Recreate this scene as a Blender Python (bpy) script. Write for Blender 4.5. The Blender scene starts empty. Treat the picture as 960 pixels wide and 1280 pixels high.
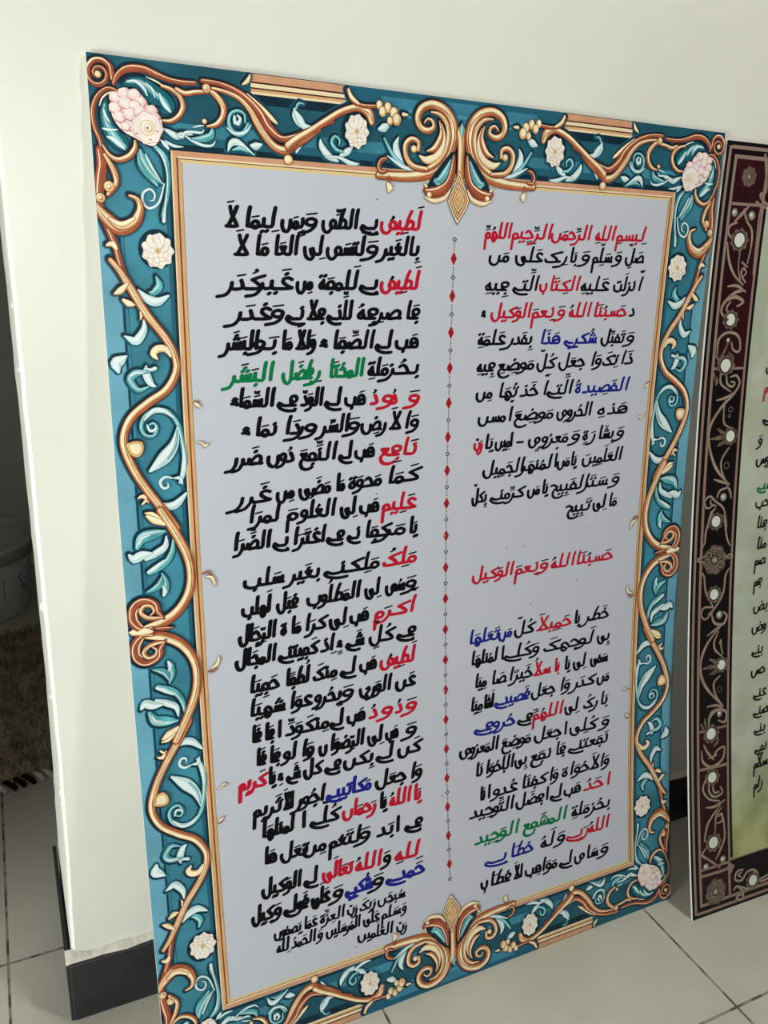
import bpy, math, random
from mathutils import Matrix, Vector
from mathutils.geometry import tessellate_polygon
PI=math.pi
scene=bpy.context.scene
# ------------------------------------------------------------------ camera, world, lights, exposure
cam_data=bpy.data.cameras.new('camera'); cam=bpy.data.objects.new('camera',cam_data)
scene.collection.objects.link(cam); scene.camera=cam
cam_data.sensor_fit='HORIZONTAL'; cam_data.sensor_width=36.0; cam_data.lens=36.0*1020.8/960.0
cam_data.clip_start=0.02
cam.matrix_world=Matrix([[0.90576, 0.098044, -0.412293, -0.08953], [-0.421359, 0.312406, -0.851387, -0.774209], [0.045329, 0.944876, 0.324276, 0.873416], [0, 0, 0, 1]])
world=bpy.data.worlds.new('world'); scene.world=world; world.use_nodes=True
world.node_tree.nodes['Background'].inputs[0].default_value=(0.80,0.87,1.0,1)
world.node_tree.nodes['Background'].inputs[1].default_value=0.075
def light(name,kind,loc,energy,color,**kw):
    d=bpy.data.lights.new(name,kind); d.energy=energy; d.color=color
    for k,v in kw.items(): setattr(d,k,v)
    o=bpy.data.objects.new(name,d); scene.collection.objects.link(o); o.location=loc; return o
# the flash of the phone beside its lens
FL=light('phone_flash','SPOT',(-0.0984, -0.7629, 0.8918),7.0,(1.0,0.99,0.94),shadow_soft_size=0.006,spot_size=math.radians(135),spot_blend=0.9)
FL.rotation_euler=cam.matrix_world.to_euler()
# an unseen fill light added low on the left, and the ceiling lamp
LL=light('low_left_fill','POINT',(-1.48,-0.78,0.33),108.0,(0.97,0.99,1.0),shadow_soft_size=0.30)
LM=light('ceiling_lamp','POINT',(1.0,-1.0,2.25),66.0,(1.0,0.99,0.94),shadow_soft_size=0.10)
scene.view_settings.view_transform='Standard'; scene.view_settings.look='None'
scene.view_settings.gamma=1.0; scene.view_settings.use_curve_mapping=False
scene.view_settings.exposure=0.0
# ------------------------------------------------------------------ materials
def lin(c): return tuple((x/255/12.92 if x/255<=0.04045 else ((x/255+0.055)/1.055)**2.4) for x in c)+(1.0,)
MATS={}
def mat(name,rgb,rough=0.5,spec=0.4,noise=0.0,nscale=40,bump=0.0,bscale=120,coat=0.0,rgb2=None):
    if name in MATS: return MATS[name]
    m=bpy.data.materials.new(name); m.use_nodes=True; nt=m.node_tree; b=nt.nodes['Principled BSDF']
    b.inputs['Base Color'].default_value=lin(rgb); b.inputs['Roughness'].default_value=rough
    b.inputs['Specular IOR Level'].default_value=spec; b.inputs['Coat Weight'].default_value=coat
    tc=nt.nodes.new('ShaderNodeTexCoord')
    if noise>0 or rgb2:
        n=nt.nodes.new('ShaderNodeTexNoise'); n.inputs['Scale'].default_value=nscale; n.inputs['Detail'].default_value=5
        nt.links.new(tc.outputs['Object'],n.inputs['Vector'])
        r=nt.nodes.new('ShaderNodeValToRGB'); nt.links.new(n.outputs['Fac'],r.inputs['Fac'])
        a=rgb2 or tuple(min(255,c*(1+noise)) for c in rgb); d=rgb if rgb2 else tuple(c*(1-noise) for c in rgb)
        r.color_ramp.elements[0].position=0.32; r.color_ramp.elements[1].position=0.68
        r.color_ramp.elements[0].color=lin(d); r.color_ramp.elements[1].color=lin(a)
        nt.links.new(r.outputs['Color'],b.inputs['Base Color'])
    if bump>0:
        n=nt.nodes.new('ShaderNodeTexNoise'); n.inputs['Scale'].default_value=bscale; n.inputs['Detail'].default_value=4
        nt.links.new(tc.outputs['Object'],n.inputs['Vector'])
        bp=nt.nodes.new('ShaderNodeBump'); bp.inputs['Strength'].default_value=bump; bp.inputs['Distance'].default_value=0.004
        nt.links.new(n.outputs['Fac'],bp.inputs['Height']); nt.links.new(bp.outputs['Normal'],b.inputs['Normal'])
    MATS[name]=m; return m
PR=dict(rough=0.42,spec=0.22)
mat('sheet',(194,198,206),**PR)
mat('teal',(60,128,146),noise=0.13,nscale=16,**PR)
mat('teal_pale',(104,164,184),noise=0.06,nscale=20,**PR)
mat('teal_mid',(58,126,150),noise=0.08,nscale=20,**PR)
mat('teal_dark',(33,86,100),noise=0.12,nscale=14,**PR)
mat('teal_bar',(82,150,170),**PR)
mat('deep',(12,42,54),noise=0.2,nscale=60,**PR)
mat('shade',(34,94,114),**PR)
mat('umber',(72,26,18),**PR)
mat('copper',(166,88,54),noise=0.12,nscale=70,**PR)
mat('brown',(146,74,54),noise=0.15,nscale=60,**PR)
mat('gold',(218,174,114),noise=0.08,nscale=80,**PR)
mat('cream',(246,232,196),noise=0.05,nscale=80,**PR)
mat('leaf_pale',(186,216,216),noise=0.07,nscale=60,**PR)
mat('leaf_white',(226,238,236),**PR)
mat('leaf_teal',(88,168,172),noise=0.14,nscale=60,**PR)
mat('leaf_dark',(24,96,108),**PR)
mat('petal_white',(240,232,222),noise=0.03,nscale=90,**PR)
mat('petal_shade',(204,180,140),**PR)
mat('petal_pink',(240,216,212),noise=0.05,nscale=90,**PR)
mat('petal_line',(204,150,146),**PR)
mat('petal_gold',(226,198,140),**PR)
mat('rail_tan',(212,166,116),noise=0.04,nscale=50,**PR)
mat('rail_pink',(205,152,118),noise=0.05,nscale=50,**PR)
mat('rail_cream',(238,218,178),**PR)
mat('rail_brown',(122,62,36),**PR)
mat('rail_straw',(222,198,140),**PR)
mat('rail_olive',(160,140,100),**PR)
mat('board',(224,222,214),rough=0.6,spec=0.3)
mat('ink_black',(10,10,13),rough=0.5,spec=0.12)
mat('ink_red',(186,24,48),rough=0.5,spec=0.12)
mat('ink_green',(6,116,66),rough=0.5,spec=0.12)
mat('ink_blue',(28,34,130),rough=0.5,spec=0.12)
mat('gem_red',(150,28,40),**PR); mat('gem_edge',(232,190,182),**PR)
# ------------------------------------------------------------------ object helpers
col=scene.collection
def setp(o,label=None,cat=None,group=None,kind=None):
    if label: o['label']=label
    if cat: o['category']=cat
    if group: o['group']=group
    if kind: o['kind']=kind
    return o
def empty(name,mw,label,cat,group=None):
    o=bpy.data.objects.new(name,None); col.objects.link(o); o.matrix_world=mw; o.empty_display_size=0.05
    return setp(o,label,cat,group)
def mesh_obj(name,verts,faces,mats,fm=None,parent=None,smooth=False):
    me=bpy.data.meshes.new(name); me.from_pydata(verts,[],faces)
    for m in mats: me.materials.append(MATS[m] if isinstance(m,str) else m)
    if fm: me.polygons.foreach_set('material_index',fm)
    if smooth: me.polygons.foreach_set('use_smooth',[True]*len(faces))
    me.update(); o=bpy.data.objects.new(name,me); col.objects.link(o)
    if parent: o.parent=parent
    return o
def clip_band(P,lo,hi):
    for lim,sg in ((lo,1),(hi,-1)):
        o=[]
        for i in range(len(P)):
            a,b=P[i],P[(i+1)%len(P)]; da,db=(a[1]-lim)*sg,(b[1]-lim)*sg
            if da>=0: o.append(a)
            if (da>0 and db<0) or (da<0 and db>0):
                t=da/(da-db); o.append((a[0]+(b[0]-a[0])*t,lim))
        P=o
        if len(P)<3: return []
    return P
BOARD_H=1.00768*1000
class Flat:
    """flat printed shapes on a board, in board millimetres (x right, y up), kept a hair apart in depth"""
    def __init__(s,z0): s.v=[];s.f=[];s.m=[];s.names=[];s.z=z0;s.mx=1;s.my=1;s.cx=0;s.cy=0
    def step(s): s.z+=0.0016
    def mi(s,n):
        if n not in s.names: s.names.append(n)
        return s.names.index(n)
    def face(s,pts,m):
        y0=min(p[1] for p in pts); y1=max(p[1] for p in pts); x0=min(p[0] for p in pts); x1=max(p[0] for p in pts)
        if x0<0 or x1>700 or y0<0 or y1>BOARD_H:      # the print ends at the board's edge
            pts=clip_band(pts,0.0,BOARD_H); pts=[(b,a) for a,b in clip_band([(b,a) for a,b in pts],0.0,700.0)] if len(pts)>2 else pts
            if len(pts)<3: return
            y0=min(p[1] for p in pts); y1=max(p[1] for p in pts)
        if y1-y0>13:      # follow the bend of the board: cut at a fixed 10 mm grid
            k0=math.floor(y0/10); k1=math.ceil(y1/10)
            for k in range(k0,k1):
                q=clip_band(pts,k*10.0,k*10.0+10.0)
                if len(q)>2: s.face(q,m)
            return
        a=sum(pts[i][0]*pts[(i+1)%len(pts)][1]-pts[(i+1)%len(pts)][0]*pts[i][1] for i in range(len(pts)))
        if abs(a)<1e-6: return
        if a<0: pts=pts[::-1]
        b=len(s.v); s.v+=[(p[0],p[1],s.z) for p in pts]; s.f.append(tuple(range(b,b+len(pts)))); s.m.append(s.mi(m))
    def tr(s,p): return (s.cx+s.mx*p[0], s.cy+s.my*p[1])
    def poly(s,pts,m):
        q=[s.tr(p) for p in pts]
        for t in tessellate_polygon([[Vector((x,y,0)) for x,y in q]]): s.face([q[i] for i in t],m)
        s.step()
    def rect(s,x0,y0,x1,y1,m,n=1):
        s.face([(x0,y0),(x1,y0),(x1,y1),(x0,y1)],m)
        s.step()
    def ribbon(s,pts,m,ds=1.0,dw=0.0,off=0.0,shift=(0,0),res=2.2):
        """tapered stroke: pts (x,y,width); width becomes w*ds+dw; off slides it towards the printed light"""
        P=smooth(pts,res)
        n=len(P); L=[];R=[]
        for i,(x,y,w) in enumerate(P):
            a=P[max(0,i-1)]; b=P[min(n-1,i+1)]
            dx,dy=b[0]-a[0],b[1]-a[1]; d=math.hypot(dx,dy) or 1
            nx,ny=-dy/d,dx/d
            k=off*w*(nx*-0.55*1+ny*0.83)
            h=max(0.02,(w*ds+dw)/2)
            cx,cy=x+nx*k+shift[0],y+ny*k+shift[1]
            L.append((cx+nx*h,cy+ny*h)); R.append((cx-nx*h,cy-ny*h))
        L=[s.tr(p) for p in L]; R=[s.tr(p) for p in R]
        for i in range(n-1): s.face([L[i],R[i],R[i+1],L[i+1]],m)
        for (a,b) in ((L[0],R[0]),(R[-1],L[-1])):
            cx,cy=(a[0]+b[0])/2,(a[1]+b[1])/2; r=math.hypot(a[0]-b[0],a[1]-b[1])/2
            if r>0.35:
                s.z+=0.0006
                s.face([(cx+r*math.cos(t*PI/5),cy+r*math.sin(t*PI/5)) for t in range(10)],m)
        s.step()
    def disc(s,x,y,rx,ry,m,n=18,lobes=0,amp=0.0,ph=0.0):
        s.face([s.tr((x+rx*(1+amp*math.cos(lobes*t+ph))*math.cos(t),y+ry*(1+amp*math.cos(lobes*t+ph))*math.sin(t))) for t in [2*PI*i/n for i in range(n)]],m); s.step()
    def build(s,name,parent,bend,label=None,kind=None):
        v=[(x/1000,y/1000,z/1000+bend(y/1000)) for x,y,z in s.v]
        o=mesh_obj(name,v,s.f,s.names,s.m,parent)
        if label: o['label']=label
        return o
def smooth(pts,res):
    """Catmull-Rom through points of any dimension"""
    if len(pts)==1: return [pts[0],tuple([pts[0][0]+0.01]+list(pts[0][1:]))]
    out=[]; n=len(pts)
    for i in range(n-1):
        p0=pts[max(0,i-1)];p1=pts[i];p2=pts[i+1];p3=pts[min(n-1,i+2)]
        k=max(1,int(math.hypot(p2[0]-p1[0],p2[1]-p1[1])/res+0.5))
        for j in range(k):
            t=j/k
            out.append(tuple(0.5*((2*b)+(-a+c)*t+(2*a-5*b+4*c-d)*t*t+(-a+3*b-3*c+d)*t*t*t) for a,b,c,d in zip(p0,p1,p2,p3)))
    out.append(tuple(pts[-1])); return out
def board(name,parent,w,h,bend,t=0.003):
    n=24; v=[];f=[]
    for i in range(n+1):
        y=h*i/n; z=bend(y)
        v+=[(0,y,z-0.0002),(w,y,z-0.0002),(w,y,z-t),(0,y,z-t)]
    for i in range(n):
        a=4*i
        for k in range(4): f.append((a+k,a+(k+1)%4,a+4+(k+1)%4,a+4+k))
    f+=[(3,2,1,0),(4*n,4*n+1,4*n+2,4*n+3)]
    return mesh_obj(name,v,f,['board'],None,parent)
# ------------------------------------------------------------------ a broad-pen alphabet (x grows leftwards, y up, alef = 8)
def ring(cx,cy,rx,ry,a0=0,n=10): return [(cx+rx*math.cos(a0+2*PI*i/n),cy+ry*math.sin(a0+2*PI*i/n)) for i in range(n+1)]
BOWL=lambda x,y=0:[(x,y),(x+.3,-.7),(x+1.3,-1.5),(x+2.7,-1.3),(x+3.7,.1),(x+3.7,2.0)]
JB=lambda x,y:[(x,y),(x+1.2,y-1.2),(x+1.5,-1.4),(x+.6,-3.0),(x-1.2,-3.3),(x-2.6,-2.6)]
TAIL=lambda x,y:[(x,y),(x+.3,-.4),(x+1.4,-1.9),(x+3.4,-2.4)]
IN=[(0,0),(.9,.1)]
G={}
def g(names,w,strokes,top=3.0,c=None): G.update({n:(w,strokes,top,c if c is not None else w*.45) for n in names.split()})
g('alef_i alef_s',2.2,[[(.5,8),(.75,4),(.9,.1)]],8.4,.6)
g('alef_m alef_f',2.3,[[(0,0),(.9,.1)],[(.8,8),(.95,4),(1.0,.1)]],8.4,.9)
g('tooth_i',2.4,[[(.5,2.7),(.6,.7),(1.2,0),(2.4,0)]],3,.7)
g('tooth_m',2.4,[IN+[(1.2,.8),(1.2,2.5)],[(1.2,2.2),(1.4,.4),(2.4,0)]],3,1.2)
g('beh_f',6.4,[IN+[(1.2,.8),(1.2,2.4)],[(1.2,2.2),(1.5,.1),(3,-.6),(4.8,-.4),(6,.4),(6.2,2.1)]],3,3)
g('beh_s',5.8,[[(.4,2.6),(.5,.6),(1.7,-.5),(3.8,-.5),(5.3,.3),(5.6,2.2)]],3,2.8)
g('noon_f',5.4,[IN+[(1.2,.8),(1.2,2.2)],[(1.2,2.2)]+BOWL(1.4)],3,2.8)
g('noon_s',4.6,[[(.5,2.2)]+BOWL(.6)],3,2.5)
g('yeh_f',5.2,[[(0,0),(.8,.3),(1.6,1.9),(2.5,1.7),(2.0,.2),(1.2,-.6),(1.9,-1.6),(3.6,-1.3),(4.6,.1),(4.9,2.2)]],3,2.4)
g('yeh_s',5.2,[[(1.6,1.9),(.8,2.3),(.4,1.2),(1.4,.3),(1.9,-.6),(1.2,-1.5),(2.6,-1.6),(4.2,-.4),(4.8,2.0)]],3,2.4)
g('yehback_f yehback_s',3.6,[[(0,0),(1.8,.0),(3.5,.9),(3.9,.1),(2.6,-1.2),(0,-1.9),(-2.6,-1.8)]],3,1.6)
g('jeem_i',3.6,[[(3.1,2.3),(2.3,3.1),(1.4,2.5),(0.1,.6)],[(0.1,.4),(1.6,0),(3.6,0)]],3.4,1.8)
g('jeem_m',3.8,[[(3.0,2.4),(2.2,3.1),(1.3,2.3),(.5,.4)],[(-.2,0),(1.8,0),(3.8,0)]],3.4,1.8)
g('jeem_f',3.2,[[(-.2,0),(.6,.8)],[(2.8,2.6),(1.8,3.0),(.2,1.8)],JB(.3,1.5)],3.4,1.4)
g('jeem_s',3.2,[[(2.8,2.6),(1.8,3.0),(.1,2.2)],JB(.3,1.7)],3.4,1.4)
g('dal_i dal_s',3.0,[[(1.3,3.0),(.5,1.6),(.3,.4),(1.2,0),(2.8,0)]],3.2,1.2)
g('dal_m dal_f',3.4,[[(0,0),(.7,.3),(1.4,2.7)],[(1.4,2.7),(.9,.8),(1.5,0),(3.2,-.1)]],3.2,1.4)
g('reh_i reh_s',2.4,[[(.4,2.0)]+TAIL(.5,.6)],2.4,1.0)
g('reh_m reh_f',2.8,[[(0,0),(.7,.3),(1,1.7)],[(1,1.5)]+TAIL(1.1,.2)],2.4,1.4)
SN=[(.4,2.2),(.5,.4),(1.2,0),(1.7,.4),(1.8,1.9),(1.9,.4),(2.5,0),(3.0,.4),(3.1,1.9),(3.2,.4),(3.8,0)]
g('seen_i seen_m',4.6,[[(0,0),(.4,.1)],SN+[(4.6,0)]],2.6,2)
g('seen_f seen_s',7.2,[[(0,0),(.4,.1)],SN,BOWL(3.4,.4)],2.6,2)
SD=[(.5,.2),(1.5,1.9),(2.7,2.8),(3.7,2.3),(3.6,1.1),(2.4,.2),(.6,0)]
SL=[(4.2-x,y) for x,y in SD]
g('sad_i sad_m',5.6,[[(0,0),(.5,0)],[(.3,.1)]+[(3.9,.2),(2.7,2.0),(1.4,2.8),(.4,2.0),(.6,.5),(2,0),(4.2,0),(4.5,1.7)],[(4.5,1.6),(4.7,.2),(5.6,0)]],3.2,2.2)
g('sad_f sad_s',8.2,[[(0,0),(.5,0)],[(3.9,.2),(2.7,2.0),(1.4,2.8),(.4,2.0),(.6,.5),(2,0),(4.2,0),(4.5,1.7)],[(4.5,1.6)]+BOWL(4.5,.2)],3.2,2.2)
g('tah_i tah_m tah_f tah_s',4.8,[[(0,0),(.5,0)],[(3.6,.2),(2.7,2.0),(1.6,2.7),(.6,2.0),(.7,.5),(2,0),(4.8,0)],[(1.9,8),(2.7,4.2),(3.3,.3)]],3.2,3.8)
g('ain_i',3.8,[[(.3,3.0),(1.2,3.9),(2.3,3.3),(2.4,2.2),(1.4,1.1),(.1,.3)],[(.1,.2),(1.6,0),(3.8,0)]],4.2,1.6)
g('ain_m',3.4,[[(0,0),(.9,.3),(2.5,2.3)],[(.7,2.4),(2.5,2.4)],[(.7,2.3),(1.7,.4),(3.4,0)]],2.8,1.6)
g('ain_f',3.0,[[(0,0),(.9,.3),(2.3,2.2)],[(.6,2.3),(2.3,2.3)],[(.7,2.2)]+JB(.9,1.2)],2.8,1.4)
g('ain_s',3.2,[[(.6,3.2),(1.5,3.9),(2.5,3.2),(2.0,2.2),(.8,1.8)],JB(.7,1.7)],4.2,1.4)
g('feh_i',3.2,[ring(1.25,2.3,1.2,1.15,-PI/2),[(2.35,2.0),(2.1,.6),(1.2,0)],[(.6,0),(3.2,0)]],3.6,1.2)
g('feh_m',3.0,[[(0,0),(3.0,0)],ring(1.4,1.2,1.15,1.2,-PI/2)],2.6,1.4)
g('feh_f',6.0,[[(0,0),(1.4,0)],ring(1.5,1.2,1.2,1.25,-PI/2),[(2.4,1.0)]+BOWL(2.2,-.1)],2.6,1.5)
g('feh_s',5.6,[ring(1.2,1.6,1.2,1.25,-PI/2),[(2.1,1.2)]+BOWL(1.8,-.1)],3.0,1.2)
g('kaf_i',4.2,[[(-.4,5.0),(1.2,4.0),(2.7,2.9)],[(2.7,2.9),(1.2,1.7),(.3,.4),(1.2,0),(4.2,0)]],5.2,1.6)
g('kaf_m',4.2,[[(-.2,0),(1.2,0)],[(-.4,5.0),(1.2,4.0),(2.7,2.9)],[(2.7,2.9),(1.3,1.6),(.6,.3),(1.4,0),(4.2,0)]],5.2,1.6)
g('kaf_f kaf_s',4.4,[[(-.2,0),(1.2,0)],[(-.4,4.8),(1.2,3.9),(2.7,2.8)],[(2.7,2.8),(1.3,1.6),(.6,.3),(1.8,-.2),(4.0,0),(4.3,.9)]],5.2,1.6)
g('lam_i',2.7,[[(.7,8),(.9,3),(1.0,.5),(1.4,0),(2.7,0)]],8.4,.7)
g('lam_m',2.5,[[(0,0),(.9,0)],[(.9,8),(1.05,3),(1.1,.6),(1.5,0),(2.5,0)]],8.4,1.0)
g('lam_f',5.0,[[(0,0),(.9,0)],[(.9,8),(1.0,2),(1.2,-.2),(2.2,-1.5),(3.6,-1.2),(4.6,.4),(4.6,1.8)]],8.4,2.8)
g('lam_s',4.6,[[(.5,8),(.6,2),(.8,-.2),(1.8,-1.5),(3.2,-1.2),(4.2,.4),(4.2,1.8)]],8.4,2.4)
g('lamalef_i lamalef_s',4.2,[[(.9,8),(1.6,4.4),(3.2,.5)],[(3.3,8),(2.5,4.2),(.7,.8),(.3,0),(2,-.1),(4.1,0)]],8.4,3)
g('lamalef_m lamalef_f',4.2,[[(-.2,0),(.6,0)],[(.9,8),(1.6,4.4),(3.2,.5)],[(3.3,8),(2.5,4.2),(.7,.8),(.4,0),(2,-.1),(4.1,0)]],8.4,3)
g('meem_i',2.6,[ring(1.0,.9,1.05,1.1,0),[(1.7,.2),(2.6,0)]],2.4,1)
g('meem_m',2.8,[[(0,0),(2.8,0)],ring(1.4,.6,1.05,1.1,0)],2.2,1.4)
g('meem_f',2.6,[[(0,0),(.7,.1)],ring(1.3,.8,1.05,1.1,0),[(2.0,.9),(2.2,-.8),(2.2,-4.6)]],2.4,1.3)
g('meem_s',2.4,[ring(1.0,.8,1.05,1.1,0),[(1.7,.9),(2.0,-.8),(2.0,-4.6)]],2.4,1)
g('heh_i',4.3,[[(.3,.2),(.2,1.9),(1.4,3.2),(3.1,2.8),(3.4,1.0),(2.2,.0),(.4,.1)],[(.4,1.6),(1.9,1.6),(3.2,.5)],[(2.2,0),(4.3,0)]],3.4,1.6)
g('heh_m',3.6,[[(0,0),(.5,1.4),(1.6,2.3),(2.5,1.5),(1.6,.1),(.6,-.9),(1.4,-1.7),(2.3,-.9),(2.1,0),(3.6,0)]],2.8,1.6)
g('heh_f',2.6,[[(0,0),(.7,.3),(1.0,2.8)],[(1.0,2.6),(2.1,1.3),(1.8,.2),(.9,.1),(.5,.9),(1.2,1.5)]],3.2,1.2)
g('heh_s',2.6,[[(.7,2.6),(1.8,1.9),(2.2,.8),(1.3,0),(.4,.5),(.6,1.7),(1.4,2.2)]],3.0,1.2)
g('waw_i waw_s',2.6,[ring(1.2,1.7,1.05,1.1,PI),[(.3,1.6),(.4,.2),(1.5,-1.3),(3.3,-1.9)]],3.2,1.2)
g('waw_m waw_f',2.9,[[(0,0),(.6,.1)],ring(1.4,1.5,1.05,1.1,PI),[(.5,1.4),(.7,.1),(1.7,-1.3),(3.6,-1.9)]],3.0,1.4)
g('hamza_i hamza_s',2.4,[[(.5,2.3),(1.3,2.7),(1.9,2.1),(1.2,1.4),(.4,1.2)],[(.2,.5),(1.2,.9),(2.3,.9)]],3.2,1.2)
g('dash_s dash_i',3.0,[[(.2,1.4),(2.8,1.4)]],2,1.5)
JOIN={'ب':('tooth','beh',1,'b'),'ت':('tooth','beh',2,'a'),'ث':('tooth','beh',3,'a'),'ن':('tooth','noon',1,'a'),'ي':('tooth','yeh',2,'b'),
'ج':('jeem','jeem',1,'b'),'ح':('jeem','jeem',0,'a'),'خ':('jeem','jeem',1,'a'),'س':('seen','seen',0,'a'),'ش':('seen','seen',3,'a'),'ص':('sad','sad',0,'a'),
'ض':('sad','sad',1,'a'),'ط':('tah','tah',0,'a'),'ظ':('tah','tah',1,'a'),'ع':('ain','ain',0,'a'),'غ':('ain','ain',1,'a'),'ف':('feh','feh',1,'b'),'ق':('feh','feh',1,'a'),
'ك':('kaf','kaf',0,'a'),'ل':('lam','lam',0,'a'),'م':('meem','meem',0,'a'),'ه':('heh','heh',0,'a')}
STOP={'ا':('alef',0,'a'),'أ':('alef',9,'a'),'إ':('alef',9,'b'),'اِ':('alef',0,'b'),'د':('dal',0,'a'),'ذ':('dal',1,'a'),'ر':('reh',0,'a'),'ز':('reh',1,'a'),'و':('waw',0,'a'),
'ى':('yeh',0,'a'),'ے':('yehback',0,'a'),'ة':('heh',2,'a'),'ء':('hamza',0,'a'),'-':('dash',0,'a'),'L':('lamalef',0,'a')}
MARKS='\u064e\u064f\u0650\u0651\u0652\u064b\u064d\u064c'
def shape_word(word):
    """letters of a word -> (strokes in word units, thin strokes, width)"""
    word=word.replace('يے','ے').replace('لا','L').replace('لَا','L')
    L=[]
    for ch in word:
        if ch in MARKS:
            if L: L[-1][1].append(ch)
        else: L.append([ch,[]])
    x=0.0; S=[]; D=[]; joined=False
    for i,(ch,mk) in enumerate(L):
        nxt=i+1<len(L) and L[i+1][0] not in 'ء-'
        if ch in JOIN:
            a,b,nd,pos=JOIN[ch]
            form='m' if (joined and nxt) else 'i' if nxt else 'f' if joined else 's'
            key=(a if form in 'im' else b)+'_'+form
            if form in 'fs' and ch in 'فقني': nd=0
            j2=nxt
        else:
            a,nd,pos=STOP.get(ch,('dash',0,'a')); form='f' if joined else 's'; key=a+'_'+form
            if key not in G: key=a+'_s'
            j2=False
        w,st,top,c=G[key]
        if top>3: top=3.5+(top-3)*.70
        for s in st: S.append([(x+px-0.09*py,py*1.17 if py<3 else 3.5+(py-3)*.70) for px,py in s])
        cx=x+c-0.09*top; up=top+1.3; dn=-1.7
        if key in('feh_f','feh_s','noon_f','noon_s','lam_f'): dn=-3.0
        if nd and nd<9:
            yy=up if pos=='a' else dn
            if top>6: yy=3.9
            for k,(ox,oy) in enumerate({1:[(0,0)],2:[(-.75,.1),(.75,-.1)],3:[(-.8,0),(.8,0),(0,1.2)]}[nd]):
                S.append([(cx+ox-.15,yy+oy+.15),(cx+ox+.2,yy+oy-.2)])
            if pos=='a': up+=1.5+(1 if nd==3 else 0)
            else: dn-=1.5
        if nd==9:
            yy=9.6 if pos=='a' else -2
            D.append([(cx-.4,yy+.6),(cx+.3,yy+.9),(cx+.5,yy+.4),(cx-.2,yy),(cx+.8,yy+.1)]); up+=1.6
        for m in mk:
            if m=='\u064e': D.append([(cx-1.0,up+.35),(cx+1.0,up-.1)]); up+=1.1
            elif m=='\u064b': D.append([(cx-1.0,up+.35),(cx+1.0,up-.1)]); D.append([(cx-1.0,up+1.3),(cx+1.0,up+.9)])
            elif m=='\u0650': D.append([(cx-1.0,dn+.35),(cx+1.0,dn-.1)])
            elif m=='\u064d': D.append([(cx-1.0,dn+.35),(cx+1.0,dn-.1)]); D.append([(cx-1.0,dn-.6),(cx+1.0,dn-1.0)])
            elif m=='\u064f': D.append([(cx+.4,up+.5),(cx,up+1.0),(cx-.4,up+.5),(cx,up+.1),(cx+.2,up-.1),(cx+1.0,up-.5)])
            elif m=='\u0651': D.append([(cx-.9,up+.9),(cx-.6,up),(cx,up+.1),(cx,up+.8),(cx+.1,up),(cx+.8,up+.1),(cx+.9,up+.9)]); up+=1.5
            elif m=='\u0652': D.append(ring(cx,up+.5,.5,.5))
        x+=w; joined=j2
    return S,D,max(x,1.0)
def nib(p,w,h): return [(p[0]+w/2*math.cos(t)*0.96-h*.10*math.sin(t),p[1]+h/2*math.sin(t)+w*.12*math.cos(t)) for t in [PI/8+i*PI/4 for i in range(8)]]
def hull(P):
    P=sorted(set(P)); 
    def half(Q):
        o=[]
        for p in Q:
            while len(o)>1 and (o[-1][0]-o[-2][0])*(p[1]-o[-2][1])-(o[-1][1]-o[-2][1])*(p[0]-o[-2][0])<=0: o.pop()
            o.append(p)
        return o[:-1]
    return half(P)+half(P[::-1])
INK={'K':'ink_black','R':'ink_red','G':'ink_green','B':'ink_blue'}
def write_word(F,word,ink,xl,yl,xr,yr,unit,pw,ph,rnd,narrow=True):
    S,D,w=shape_word(word)
    k=(xr-xl-pw*0.8)/w/unit
    k=max(0.5,min(2.1,k)) if narrow else k
    sl=(yr-yl)/max(1e-6,(xr-xl))
    def P(p):
        x=xr-pw*.4-p[0]*k*unit
        return (x,yr-(xr-x)*sl+p[1]*unit)
    z0=F.z
    for (SS,m,s) in ((S,INK[ink],1.0),(D,'ink_black',0.52)):
        for j,st in enumerate(SS):
            q=smooth([P(p) for p in st],1.9)
            a=pw*s*(1+rnd.uniform(-.07,.07)); b=ph*s
            for i in range(len(q)-1):
                F.z=z0+0.0015*((i+3*j)%9)
                F.face(hull(nib(q[i],a,b)+nib(q[i+1],a,b)),m)
    F.z=z0
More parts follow.
